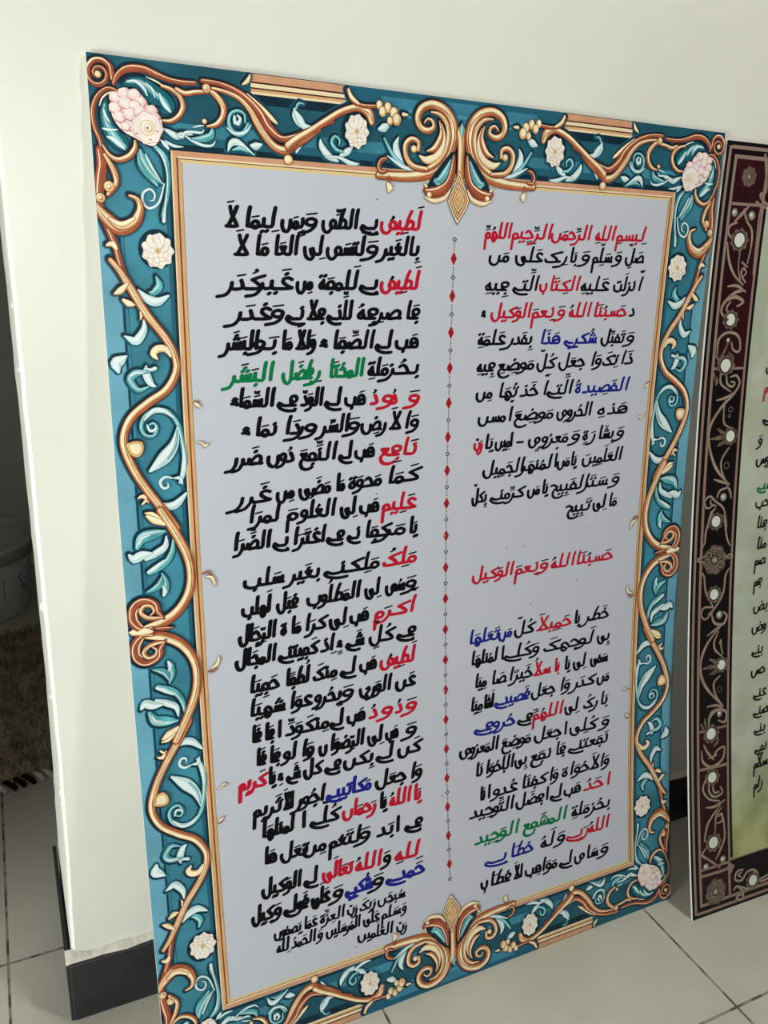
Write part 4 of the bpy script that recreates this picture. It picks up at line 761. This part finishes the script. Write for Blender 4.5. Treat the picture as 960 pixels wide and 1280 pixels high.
(1.0,[('K','مَا',574.7,574.7,589.7,575.2),('K','لِى',551.2,574.0,573.3,574.7),('K','تَبِيح',509.6,572.6,549.7,573.9)]),
(1.0,[('R','حَسبُنَا',527.7,506.1,588.7,506.5),('R','اللهُ',491.9,505.8,530.6,506.1),('R','وَ',468.2,505.6,490.5,505.8),('R','نِعمَ',440.9,505.4,476.5,505.7),('R','الوَكيل',381.7,505.0,440.9,505.4)]),
(1.0,[('K','خَطر',546.0,429.4,587.0,429.7),('K','يَا',531.2,429.4,541.6,429.4),('R','حَمِيلاَ',474.9,429.0,528.2,429.3),('K','كُلّ',441.5,428.8,472.6,429.0),('B','مَن',419.7,428.7,440.1,428.8),('B','تَعَلهَا',377.4,428.4,422.4,428.7)]),
(1.0,[('K','بِى',567.9,399.4,590.2,399.1),('K','لَو',537.7,399.8,564.9,399.4),('K','جهكَ',485.1,400.5,543.7,399.7),('K','وَ',468.0,400.7,480.8,400.6),('K','كُليے',429.2,401.3,470.8,400.7),('K','أَ',423.7,401.3,429.7,401.2),('K','لمُنلهَا',381.0,401.9,421.0,401.4)]),
(1.0,[('K','سَقى',558.3,370.6,588.3,370.3),('K','لِى',531.1,370.9,553.1,370.7),('K','يَا',517.8,371.0,528.2,370.9),('R','بَا',502.5,371.2,511.9,371.1),('R','سلاُ',471.4,371.5,498.7,371.2),('K','خَيرًا',433.6,371.9,471.4,371.5),('K','صَا',409.1,372.2,433.6,371.9),('K','مِيَا',386.3,372.4,405.0,372.2)]),
(1.0,[('K','مَن',569.9,343.5,591.1,343.5),('K','كدَر',530.4,343.5,568.4,343.5),('K','وَا',509.6,343.5,528.9,343.5),('K','جعَل',467.5,343.5,506.0,343.5),('B','قَصيديے',415.9,343.5,467.5,343.5),('K','لَشَا',399.7,343.5,415.9,343.5),('K','مِيَا',380.4,343.5,399.7,343.5)]),
(1.0,[('K','بَا',575.5,312.2,590.2,312.0),('K','ركُ',549.2,312.6,574.5,312.2),('K','لِى',519.0,313.1,543.1,312.7),('R','اللهُمَّ',470.7,313.8,519.0,313.1),('K','فيے',449.3,314.1,472.1,313.8),('B','حُرو',411.8,314.7,446.5,314.2),('B','فيے',387.5,315.1,414.6,314.6)]),
(1.0,[('K','وَ',573.0,281.4,593.5,280.6),('K','كُلِى',526.9,283.1,573.0,281.4),('K','ا',518.8,283.4,525.4,283.2),('K','جعَل',472.3,285.2,516.4,283.5),('K','مَوضِعَ',424.1,287.0,469.4,285.3),('K','المَعرُوف',365.9,289.3,422.7,287.1)]),
(1.0,[('K','نَفَعتنيے',527.1,258.4,592.4,258.3),('K','فَا',504.6,258.4,523.2,258.4),('K','نفَع',466.5,258.4,501.6,258.4),('K','بِى',443.6,258.4,464.2,258.4),('K','الإخوَا',400.4,258.4,445.0,258.4),('K','نَا',386.8,258.4,399.6,258.4)]),
(1.0,[('K','وَالاَ',561.2,225.6,594.5,225.5),('K','خوَا',525.7,225.6,561.2,225.6),('K','ة',515.1,225.6,527.2,225.6),('K','وَا',494.2,225.7,512.1,225.6),('K','كفُنَا',452.4,225.7,494.2,225.7),('K','عُدو',410.9,225.8,449.6,225.7),('K','ا',404.0,225.8,410.1,225.8),('K','نَا',393.0,225.8,402.6,225.8)]),
(1.0,[('R','ا',587.6,197.2,596.3,196.9),('R','حَدُ',550.3,198.8,584.4,197.4),('K','هَب',519.0,200.0,547.8,198.9),('K','ليے',498.5,200.9,518.1,200.1),('K','ا',490.4,201.2,497.0,200.9),('K','فضَل',444.4,203.1,489.6,201.2),('K','التَّو',410.6,204.4,444.4,203.1),('K','حِيد',377.6,205.8,414.7,204.3)]),
(1.0,[('K','بحُز',559.7,166.9,596.4,166.3),('K','مَلةِ',530.0,167.4,561.3,166.9),('G','المشَفع',454.3,168.7,525.6,167.5),('G','الوَحِيد',384.2,169.9,451.5,168.8)]),
(1.0,[('R','اللهُ',558.0,137.2,594.7,136.9),('R','رَبيے',523.7,137.4,561.0,137.2),('K','وَ',506.1,137.6,522.2,137.5),('K','لَهُ',480.3,137.8,506.1,137.6),('B','خطَا',434.2,138.1,471.8,137.8),('B','بيے',387.1,138.5,432.8,138.1)]),
(1.0,[('K','وَ',574.2,101.6,592.7,100.7),('K','سَا',552.9,102.6,575.7,101.5),('K','ق',534.9,103.4,552.9,102.6),('K','ليے',511.3,104.4,533.4,103.4),('K','مَوَا',480.9,105.8,508.3,104.6),('K','هِب',456.9,106.9,483.8,105.7),('K','الاَ',440.2,107.7,455.5,107.0),('K','قطَا',403.4,109.3,437.4,107.8),('K','بِ',391.4,109.9,403.4,109.3)])]
ZT=max(S.z,R_.z)+.05
rnd=random.Random(7)
for sc,words in LINES:
    F=Flat(ZT)
    for ink,word,xl,yl,xr,yr in words:
        lo=1.0-(yl/1000.0)
        unit=(2.32+0.32*lo if xl<340 else 2.02+0.40*lo)*sc**.7
        pw=(4.25+.75*lo if xl<340 else 3.35+.85*lo)*sc; ph=pw*.72
        write_word(F,word,ink,xl,yl,xr,yr,unit,pw,ph,rnd)
    F.build('text_line',P1,bend1)
# stray ink specks on the sheet
for x,y,r in [(259.7, 911.7, 0.9), (429.9, 539.4, 0.9), (453.4, 538.5, 0.9), (533.4, 485.1, 0.9), (466.3, 464.1, 0.9), (549.2, 551.5, 0.9), (341.8, 245.4, 0.9), (416.7, 88.1, 0.9), (221.8, 89.5, 0.9), (262.5, 618.6, 0.9)]:
    F=Flat(ZT); F.disc(x,y,r,r*.8,'ink_black',8); F.build('ink_speck',P1,bend1)
# ------------------------------------------------------------------ panel 2: darker board further right
mat('maroon',(44,12,18),noise=0.25,nscale=14,**PR); mat('night',(16,9,11),**PR); mat('vine',(158,140,122),noise=0.10,nscale=60,**PR)
mat('vine_line',(146,122,108),**PR); mat('vine_dim',(104,90,76),noise=0.2,nscale=90,**PR); mat('pearl_white',(216,222,206),**PR); mat('pearl_grey',(150,150,140),**PR)
def field():
    m=mat('parchment',(192,198,176),rough=.45,spec=.25); nt=m.node_tree; b=nt.nodes['Principled BSDF']
    tc=nt.nodes.new('ShaderNodeTexCoord'); n=nt.nodes.new('ShaderNodeTexNoise'); n.inputs['Scale'].default_value=18; n.inputs['Detail'].default_value=8
    nt.links.new(tc.outputs['Object'],n.inputs['Vector'])
    r=nt.nodes.new('ShaderNodeValToRGB'); nt.links.new(n.outputs['Fac'],r.inputs['Fac'])
    r.color_ramp.elements[0].position=.35; r.color_ramp.elements[1].position=.6; r.color_ramp.elements[0].color=lin((172,179,155)); r.color_ramp.elements[1].color=lin((190,195,177))
    r3=nt.nodes.new('ShaderNodeValToRGB'); nt.links.new(n.outputs['Fac'],r3.inputs['Fac'])
    r3.color_ramp.elements[0].position=.36; r3.color_ramp.elements[1].position=.62; r3.color_ramp.elements[0].color=lin((132,140,78)); r3.color_ramp.elements[1].color=lin((176,182,128))
    s=nt.nodes.new('ShaderNodeSeparateXYZ'); nt.links.new(tc.outputs['Object'],s.inputs[0])
    mr=nt.nodes.new('ShaderNodeMapRange'); mr.inputs['From Min'].default_value=.24; mr.inputs['From Max'].default_value=.10; nt.links.new(s.outputs[1],mr.inputs['Value'])
    mix=nt.nodes.new('ShaderNodeMix'); mix.data_type='RGBA'; nt.links.new(mr.outputs[0],mix.inputs['Factor'])
    nt.links.new(r.outputs['Color'],mix.inputs[6]); nt.links.new(r3.outputs['Color'],mix.inputs[7]); nt.links.new(mix.outputs[2],b.inputs['Base Color'])
field()
Q2=(0.0297, 0.1865)
def bend2(y): t=y/H1; return -Q2[0]*4*t*(1-t)*(1+Q2[1]*(t-.5))
P2=empty('calligraphy_panel',Matrix([[0.999458, 0.005728, -0.032419, 0.70039], [-0.032921, 0.173897, -0.984213, -0.17466], [0.0, 0.984747, 0.173992, 0.0], [0, 0, 0, 1]]),'darker board with black and maroon vine border round a pale green field','panel')
board('foam_board',P2,0.700,H1,bend2)['label']='white foam board core'
B2=Flat(0.0)
B2.rect(0,0,700,HM,'night',40)
def frame(F,d0,d1,m,x1=700,y1=None):
    y1=y1 or HM
    F.rect(d0,d0,d1,y1-d0,m,40); F.rect(x1-d1,d0,x1-d0,y1-d0,m,40); F.rect(d1,d0,x1-d1,d1,m); F.rect(d1,y1-d1,x1-d1,y1-d0,m)
frame(B2,4.2,8.2,'vine_line'); frame(B2,14,18.2,'vine_line'); frame(B2,18.2,67.4,'maroon'); frame(B2,67.4,71.0,'vine_line')
for x0,x1 in ((18.5,67),(633,681.5)):
    for y0 in (66,940): B2.rect(x0,y0-1.7,x1,y0+1.7,'vine_line')
    for y0 in (262,745.5): B2.rect(x0,y0-1.5,x1,y0+1.5,'vine_line')
    B2.rect(x0+1.5,264,x1-1.5,743,'night',24)
for y0,y1 in ((18.5,67),(HM-67,HM-18.5)):
    for x0 in (68,632): B2.rect(x0-2,y0,x0+2,y1,'vine_line')
    B2.rect(74,y0+1.5,626,y1-1.5,'night')
B2.build('border_print',P2,bend2,'printed black and maroon border with tan lines')
S2=Flat(B2.z+.02); S2.rect(75.5,69,624.5,HM-69,'parchment',40); S2.build('writing_sheet',P2,bend2,'mottled pale green writing field')
VINE=[
('r',[(40.6,970.8,23.0)]),
('t',[(57.6,943.7,3.1),(66.2,937.7,3.2),(65.2,924.7,2.7),(67.1,860.3,2.8)]),
('t',[(61.4,996.4,3.5),(70.7,958.2,3.6),(62.6,952.2,4.5),(72.5,942.7,3.6),(79.1,943.0,3.6)]),
('p',[(24.8,930.1,7.9)]),
('p',[(52.7,927.8,9.0)]),
('v',[(47.9,939.5,1.3),(36.7,928.9,4.9),(26.6,920.1,1.8)]),
('v',[(30.6,919.0,2.2),(20.9,915.3,3.1),(18.3,907.8,3.1),(24.6,901.0,1.8)]),
('v',[(39.6,934.5,2.2),(45.8,921.9,3.1),(55.7,911.2,3.2),(58.1,894.4,2.7),(54.9,872.4,1.8)]),
('f',[(37.9,899.3,16.2)]),
('v',[(19.0,895.8,1.8),(24.6,876.3,3.6),(35.1,859.5,3.6),(51.6,847.4,1.9)]),
('v',[(40.9,886.2,1.4),(41.3,867.3,1.8),(46.9,852.1,1.8)]),
('v',[(55.5,868.6,2.3),(46.2,873.5,2.7)]),
('v',[(55.2,850.3,2.3),(47.0,859.8,2.8),(49.8,867.1,2.8),(55.0,861.9,2.3),(51.4,857.6,1.8)]),
('v',[(27.3,845.0,1.8),(42.5,845.9,4.1),(57.5,838.7,1.4)]),
('v',[(27.5,830.6,1.4),(42.3,838.5,4.2),(56.7,840.7,1.4)]),
('v',[(28.1,807.3,2.3),(20.8,816.0,3.7),(26.6,827.7,4.1),(41.8,832.7,5.1),(55.5,827.0,3.7),(46.1,821.5,2.3)]),
('v',[(35.8,809.3,1.9),(29.1,819.0,3.2),(34.7,826.8,2.3)]),
('f',[(37.7,805.4,14.4)]),
('v',[(21.0,764.6,2.3),(21.6,781.4,3.7),(34.4,789.6,3.7),(51.0,786.8,3.8),(57.9,775.1,3.3),(55.9,766.1,3.3),(46.5,768.8,2.8),(43.0,777.3,1.9)]),
('p',[(37.0,780.3,5.2)]),
('d',[(25.3,755.5,1.9),(33.1,768.4,3.8),(37.4,777.3,1.9)]),
('f',[(36.8,749.3,16.1)]),
('d',[(17.7,763.6,2.3),(22.3,758.6,4.2),(26.7,755.5,1.9)]),
('d',[(19.7,739.6,1.9),(18.5,733.6,4.7),(18.0,730.6,1.9)]),
('d',[(23.6,735.5,1.9),(24.4,728.4,4.7),(23.4,725.4,1.9)]),
('d',[(40.2,765.3,1.9),(47.8,759.2,3.8),(47.0,754.2,2.4)]),
('v',[(29.4,738.4,1.9),(31.9,726.2,3.3),(48.7,716.5,1.9)]),
('v',[(39.8,735.1,1.9),(42.2,725.9,3.4),(51.3,722.6,3.4),(54.3,727.6,2.9),(47.9,728.8,2.4)]),
('v',[(46.1,734.6,1.9),(56.0,736.4,3.4),(62.6,727.4,3.4),(55.7,715.3,3.4),(40.1,708.6,3.8),(26.0,706.0,1.4)]),
('v',[(56.0,713.2,1.5),(37.0,698.5,4.3),(21.4,678.5,3.8),(17.5,660.2,3.8),(23.8,636.9,3.9),(36.6,615.0,4.4),(58.1,596.0,1.5)]),
('v',[(41.6,706.5,1.4),(39.9,692.2,2.4),(42.7,675.5,2.9),(57.1,669.0,1.5)]),
('o',[(51.2,693.8,6.8)]),
('o',[(49.9,685.6,3.9)]),
('f',[(54.2,659.3,14.2)]),
('d',[(19.9,656.9,1.4),(35.6,658.2,5.8),(43.7,658.8,3.4)]),
('d',[(31.7,669.8,1.9),(39.0,665.3,5.3),(46.1,662.8,2.4)]),
('d',[(33.8,647.8,1.9),(40.4,650.6,5.4),(48.4,653.3,2.5)]),
('v',[(53.3,644.6,2.0),(42.2,629.4,2.9),(43.5,614.5,3.0),(52.1,600.7,1.5)]),
('o',[(51.2,621.4,8.4)]),
('v',[(31.3,604.4,1.5),(43.2,600.7,4.0),(58.1,596.0,2.0)]),
('v',[(56.4,592.2,2.0),(42.7,589.0,3.5),(37.9,579.8,2.0)]),
('p',[(49.0,579.9,9.0)]),
('v',[(62.4,577.8,2.0),(59.6,587.7,3.5),(53.5,594.6,2.0)]),
('v',[(33.0,570.5,2.0),(22.2,567.2,3.0),(17.5,576.1,2.9),(25.8,582.9,3.0),(35.4,575.7,3.0),(51.0,563.6,3.0),(57.5,538.0,2.5)]),
('v',[(28.4,577.4,2.0),(27.3,573.2,2.5),(37.2,569.1,2.0)]),
('v',[(25.8,541.1,2.0),(29.6,559.0,3.0),(36.1,566.0,2.0)]),
('f',[(38.6,548.5,14.5)]),
('v',[(29.4,561.8,2.5),(22.2,536.7,3.0),(20.8,521.7,2.5),(14.4,513.3,2.0)]),
('v',[(52.1,555.5,2.5),(58.3,526.6,3.0),(64.7,513.8,2.0)]),
('r',[(39.4,496.8,40.4)]),
('v',[(21.8,503.1,2.0),(12.2,502.0,3.0),(11.0,497.8,3.0),(22.2,495.5,2.0)]),
('v',[(55.7,497.1,2.0),(65.5,501.6,3.1),(70.5,498.4,3.1),(61.5,496.5,2.0)]),
('v',[(13.8,483.8,2.0),(21.6,476.9,3.0),(26.2,453.3,3.0),(38.8,434.3,1.5)]),
('v',[(65.6,482.7,2.1),(59.2,473.5,3.1),(55.8,449.4,3.1),(42.3,431.2,3.1),(31.2,423.8,2.0)]),
('f',[(40.4,449.9,14.3)]),
('v',[(38.8,432.7,2.6),(23.3,433.7,3.0),(18.9,424.4,3.0),(26.7,417.7,3.1),(39.0,427.1,2.0)]),
('p',[(50.6,420.6,9.3)]),
('v',[(36.8,425.2,2.0),(41.8,411.1,4.1),(56.8,406.7,4.1),(63.7,417.0,3.6),(57.7,423.7,2.1)]),
('v',[(57.4,406.6,2.1),(45.6,401.6,4.1),(30.1,394.5,1.5)]),
('v',[(54.0,404.8,1.6),(29.1,381.6,4.1),(19.2,352.9,4.1),(28.7,324.2,4.7),(59.8,291.2,1.6)]),
('v',[(50.0,397.6,1.6),(42.6,384.0,3.1),(44.9,372.4,3.1),(58.1,361.2,1.6)]),
('v',[(51.9,380.4,2.1),(54.6,385.6,2.6),(54.9,376.5,2.6),(58.0,365.3,1.6)]),
('f',[(56.1,350.2,13.6)]),
('d',[(24.0,349.9,1.5),(36.8,350.0,6.2),(48.3,349.7,2.6)]),
('d',[(35.2,361.6,2.1),(43.8,356.8,5.7),(51.1,353.3,2.6)]),
('d',[(35.6,340.0,2.1),(44.1,342.0,5.7),(51.2,345.3,2.6)]),
('v',[(53.4,335.2,2.1),(42.9,326.3,3.1),(46.9,308.5,3.1),(59.2,292.9,1.6)]),
('o',[(53.1,316.5,7.9)]),
('v',[(31.2,295.4,1.6),(44.7,295.2,3.7),(59.8,291.0,2.1)]),
('v',[(59.2,290.2,2.1),(40.4,286.8,3.7),(33.8,276.6,2.1)]),
('p',[(53.5,282.1,7.9)]),
('v',[(34.5,266.9,2.2),(36.6,280.0,3.9),(50.6,288.0,4.0),(65.7,281.9,4.0),(63.2,268.7,4.0),(51.3,273.0,2.3)]),
('f',[(38.8,256.2,15.8)]),
('d',[(21.2,273.2,2.2),(24.3,266.4,4.5),(26.4,261.1,2.2)]),
('d',[(27.7,279.3,2.2),(28.3,271.8,4.5),(30.4,266.5,2.2)]),
('d',[(51.3,248.7,2.3),(50.0,242.8,4.5),(43.7,237.8,2.3)]),
('v',[(22.0,234.9,2.2),(24.0,219.7,3.9),(39.5,209.4,4.0),(58.4,216.1,4.0),(62.0,232.8,3.4),(50.0,231.1,3.4),(40.5,221.1,2.3)]),
('v',[(25.8,242.8,2.2),(31.9,231.6,3.9),(42.7,219.4,2.3)]),
('v',[(34.9,222.3,2.3),(47.4,224.7,3.4)]),
('t',[(16.2,209.0,3.9),(41.0,208.1,4.0),(68.8,207.6,4.0)]),
('f',[(40.2,194.3,14.8)]),
('v',[(29.0,194.3,2.3),(23.5,180.2,3.4),(34.1,164.8,3.4),(52.9,158.0,2.3)]),
('v',[(35.1,187.5,2.3),(34.3,175.3,3.4),(43.6,165.7,3.4),(57.8,168.6,3.5),(54.8,178.1,2.3)]),
('v',[(40.7,181.3,2.3),(43.7,171.9,3.4),(51.5,171.3,2.3)]),
('v',[(28.3,153.8,1.7),(43.3,152.0,4.6),(63.1,157.4,1.7)]),
('v',[(54.4,151.9,1.7),(31.8,131.0,4.0),(24.3,106.6,2.3)]),
('v',[(56.5,147.6,1.7),(46.1,137.5,2.9),(43.9,113.0,1.7)]),
('v',[(47.5,127.2,2.3),(57.0,128.6,3.5),(55.7,139.0,3.5),(49.9,136.6,2.3)]),
('v',[(59.3,130.6,2.3),(60.5,103.8,3.5),(51.1,86.0,3.5),(43.7,75.4,1.7)]),
('f',[(40.4,101.3,16.0)]),
('v',[(25.5,95.1,2.3),(19.6,88.6,3.4),(30.3,79.4,4.0),(50.9,62.1,1.7)]),
('v',[(30.2,78.9,1.7),(39.5,72.7,2.9),(47.8,64.2,1.7)]),
('p',[(56.4,73.3,8.7)]),
('p',[(25.8,70.0,8.5)]),
('t',[(15.4,58.3,4.0),(59.7,57.3,4.1),(71.1,61.9,4.1)]),
('t',[(67.4,48.9,5.2),(74.2,58.5,5.3)]),
('r',[(42.0,30.5,37.4)]),
('v',[(93.5,48.3,3.0),(82.0,48.8,3.5),(77.7,38.5,3.5),(89.6,34.0,3.5),(101.5,43.6,3.6),(116.4,41.0,3.6),(124.1,23.4,3.6),(144.5,24.4,3.6)]),
('v',[(90.1,45.4,2.4),(83.4,43.3,2.9),(88.9,39.3,2.4)]),
('v',[(90.4,13.3,2.4),(82.2,13.1,3.5),(78.8,10.2,3.5),(88.5,6.2,3.5),(92.2,15.4,3.5),(81.2,27.4,3.5),(74.5,24.1,2.9)]),
('v',[(84.4,26.5,2.4),(103.9,18.6,3.6),(124.2,26.0,3.6),(144.7,29.6,2.4)]),
('f',[(110.9,28.3,14.9)])]
V2=Flat(S2.z+.02); FL2=V2
def mark2(F,kind,P):
    if kind=='v': F.ribbon(P,'vine_dim',1,.5); F.ribbon(P,'vine',.7)
    elif kind=='d': F.ribbon(P,'vine_dim')
    elif kind=='t': F.ribbon(P,'vine_line')
    elif kind=='f':
        x,y,w=P[0]; r=w/2
        F.disc(x,y,r*1.75,r*1.6,'vine_dim',26,9,.14); F.disc(x,y,r*1.3,r*1.25,'night',20); F.disc(x,y,r*1.18,r*1.12,'vine_dim',20); F.disc(x,y,r,r,'pearl_white',20)
    elif kind=='p':
        x,y,w=P[0]; r=w/2; F.disc(x,y,r*1.3,r*1.3,'vine_dim',16); F.disc(x,y,r,r,'pearl_grey',16); F.disc(x-.2*r,y+.2*r,r*.5,r*.5,'pearl_white',12)
    elif kind=='o':
        x,y,w=P[0]; r=w/2; F.ribbon([(px,py,1.3) for px,py in ring(x,y,r,r)],'vine_dim')
    elif kind=='r':
        x,y,w=P[0]; R=w/2
        for k in range(8):
            t=2*PI*k/8+.2; cx,cy=x+R*.62*math.cos(t),y+R*.62*math.sin(t)
            F.disc(cx,cy,R*.40,R*.40,'vine_dim',14)
            for q,m in ((.33,'night'),(.27,'vine'),(.20,'night'),(.15,'vine_dim')): F.disc(cx,cy,R*q,R*q,m,12)
        F.disc(x,y,R*.3,R*.3,'night',14); F.disc(x,y,R*.24,R*.24,'vine',14); F.disc(x,y,R*.12,R*.12,'night',10); F.disc(x,y,R*.07,R*.07,'pearl_white',8)
zv=V2.z
for sx in (1,-1):
    V2.z=zv; V2.mx=sx; V2.cx=0 if sx>0 else 700
    for kind,P in VINE: mark2(V2,kind,P)
V2.build('vine_scroll',P2,bend2,'printed tan vines with white flowers')
ZT2=V2.z+.02
for ink,word,xl,yl in [('K', 'ب', 104.9, 738.7), ('R', 'م', 105.3, 714.1), ('K', 'سبے', 108.5, 675.5), ('K', 'وَ', 101.9, 645.4), ('K', 'روس', 101.6, 620.0), ('G', 'سبيے', 107.6, 585.2), ('K', 'حب', 105.3, 561.6), ('K', 'فنَا', 108.9, 532.9), ('K', 'منَا', 110.9, 504.1), ('K', 'صم', 109.4, 482.1), ('K', 'فم', 109.6, 453.1), ('K', 'بض', 111.3, 417.0), ('K', 'وض', 109.5, 387.9), ('K', 'بنے', 110.6, 355.9), ('K', 'حس', 109.8, 326.3), ('K', 'عنے', 114.9, 293.3), ('K', 'صنے', 115.2, 267.8), ('K', 'بنے', 116.9, 242.0), ('K', 'نفے', 118.4, 213.8), ('K', 'سلاَم', 115.3, 191.1), ('K', 'رَام', 115.0, 160.9)]:
    F=Flat(ZT2); S_,D_,wd=shape_word(word)
    write_word(F,word,ink,xl,yl,xl+wd*2.2+3,yl+.12*wd,2.25,2.5,2.2,rnd)
    F.build('text_line',P2,bend2)
# ------------------------------------------------------------------ next room: rug and bucket
RUG=empty('shaggy_rug',Matrix.Translation((0.08,0.775,0))@Matrix.Rotation(math.radians(13),4,'Z'),'dark shaggy brown rug with black and white looped edge on the next room floor','rug')
rw,rd=0.62,0.265
vv,ff=boxv(-rw,rw,-rd,rd,0.0005,.008); mesh_obj('backing',vv,ff,['pile_mat'],parent=RUG)
v=[];f=[];rr=random.Random(3)
for i in range(15000):
    x,y=rr.uniform(-rw,-rw*.05) if i%6 else rr.uniform(-rw,rw),rr.uniform(-rd,rd); a=rr.uniform(0,2*PI); L=rr.uniform(.010,.024); lean=rr.uniform(.3,1.1)
    dx,dy=math.cos(a)*L*lean,math.sin(a)*L*lean; wx,wy=-math.sin(a)*.0016,math.cos(a)*.0016; h=rr.uniform(.007,.016); b=len(v)
    v+=[(x-wx,y-wy,.007),(x+wx,y+wy,.007),(x+dx*.5+wx,y+dy*.5+wy,.007+h*.8),(x+dx*.5-wx,y+dy*.5-wy,.007+h*.8),(x+dx,y+dy,.007+h)]
    f+=[(b,b+1,b+2,b+3),(b+3,b+2,b+4)]
o=mesh_obj('pile',v,f,['pile_mat'],parent=RUG); o['kind']='stuff'
v=[];f=[];fm=[]
nl=86
for i in range(nl):
    x=-rw+2*rw*(i+.5)/nl; y0=-rd
    pts=[(x-.006,y0+.012,.010),(x-.004,y0-.002,.016),(x,y0-.011,.014),(x+.004,y0-.010,.007),(x+.004,y0+.004,.006)]
    q=smooth(pts,.004); b=len(v); m=0 if (i*7)%5 in (0,1,3) else 1
    for px,py,pz in q:
        for j in range(6):
            t=2*PI*j/6; v.append((px+.0042*math.cos(t),py,max(.001,pz+.0042*math.sin(t))))
    for k in range(len(q)-1):
        for j in range(6): f.append((b+6*k+j,b+6*k+(j+1)%6,b+6*k+6+(j+1)%6,b+6*k+6+j)); fm.append(m)
mesh_obj('edge_stitching',v,f,['yarn_black','yarn_white'],fm,RUG,True)['label']='black and white looped edge'
def lathe(prof,n=48):
    v=[];f=[]
    for r,z in prof: v+=[(r*math.cos(2*PI*i/n),r*math.sin(2*PI*i/n),z) for i in range(n)]
    for k in range(len(prof)-1):
        for i in range(n): f.append((k*n+i,k*n+(i+1)%n,k*n+n+(i+1)%n,k*n+n+i))
    return v,f
BK=empty('plastic_bucket',Matrix.Translation((-0.199,1.19,.0005))@Matrix.Diagonal((1,1,1.09,1)),'white plastic tub with a wide rim standing on the rug in the dark room','bucket')
vv,ff=lathe([(.001,0),(.126,0),(.131,.004),(.1405,.140),(.1385,.140),(.129,.010),(.001,.008)]); mesh_obj('body',vv,ff,['bucket_white'],parent=BK,smooth=True)
vv,ff=lathe([(.1398,.128),(.147,.128),(.1475,.150),(.1500,.152),(.1510,.158),(.1495,.163),(.1440,.163),(.1395,.158),(.1392,.140)]); mesh_obj('rim',vv,ff,['bucket_white'],parent=BK,smooth=True)
vv,ff=lathe([(.001,.035),(.1300,.036)]); mesh_obj('contents',vv,ff,['bucket_stain'],parent=BK,smooth=True)
# dark printed marks on the side of the tub
v=[];f=[]
def onbody(a,z): r=.1316+(z/.14)*.0095; return (r*math.cos(a),r*math.sin(a),z)
def stroke(pts,w):
    for (a0,z0),(a1,z1) in zip(pts,pts[1:]):
        d=math.hypot((a1-a0)*.14,z1-z0) or 1; na,nz=-(z1-z0)/d*w/.14,(a1-a0)*.14/d*w; b=len(v)
        v.extend([onbody(a0-na,z0-nz),onbody(a1-na,z1-nz),onbody(a1+na,z1+nz),onbody(a0+na,z0+nz)]); f.append((b,b+1,b+2,b+3))
stroke([(-.98,.095),(-.98,.045)],.0007)
mesh_obj('printed_line',v,f,['bucket_mark'],None,BK); v=[]; f=[]
stroke([(-.42,.100),(-.66,.088),(-.58,.070)],.0012); stroke([(-.52,.082),(-.44,.074)],.0012); stroke([(-.64,.060),(-.46,.066)],.0014); stroke([(-.56,.054),(-.44,.058)],.0014)
mesh_obj('printed_letters',v,f,['bucket_mark'],None,BK)
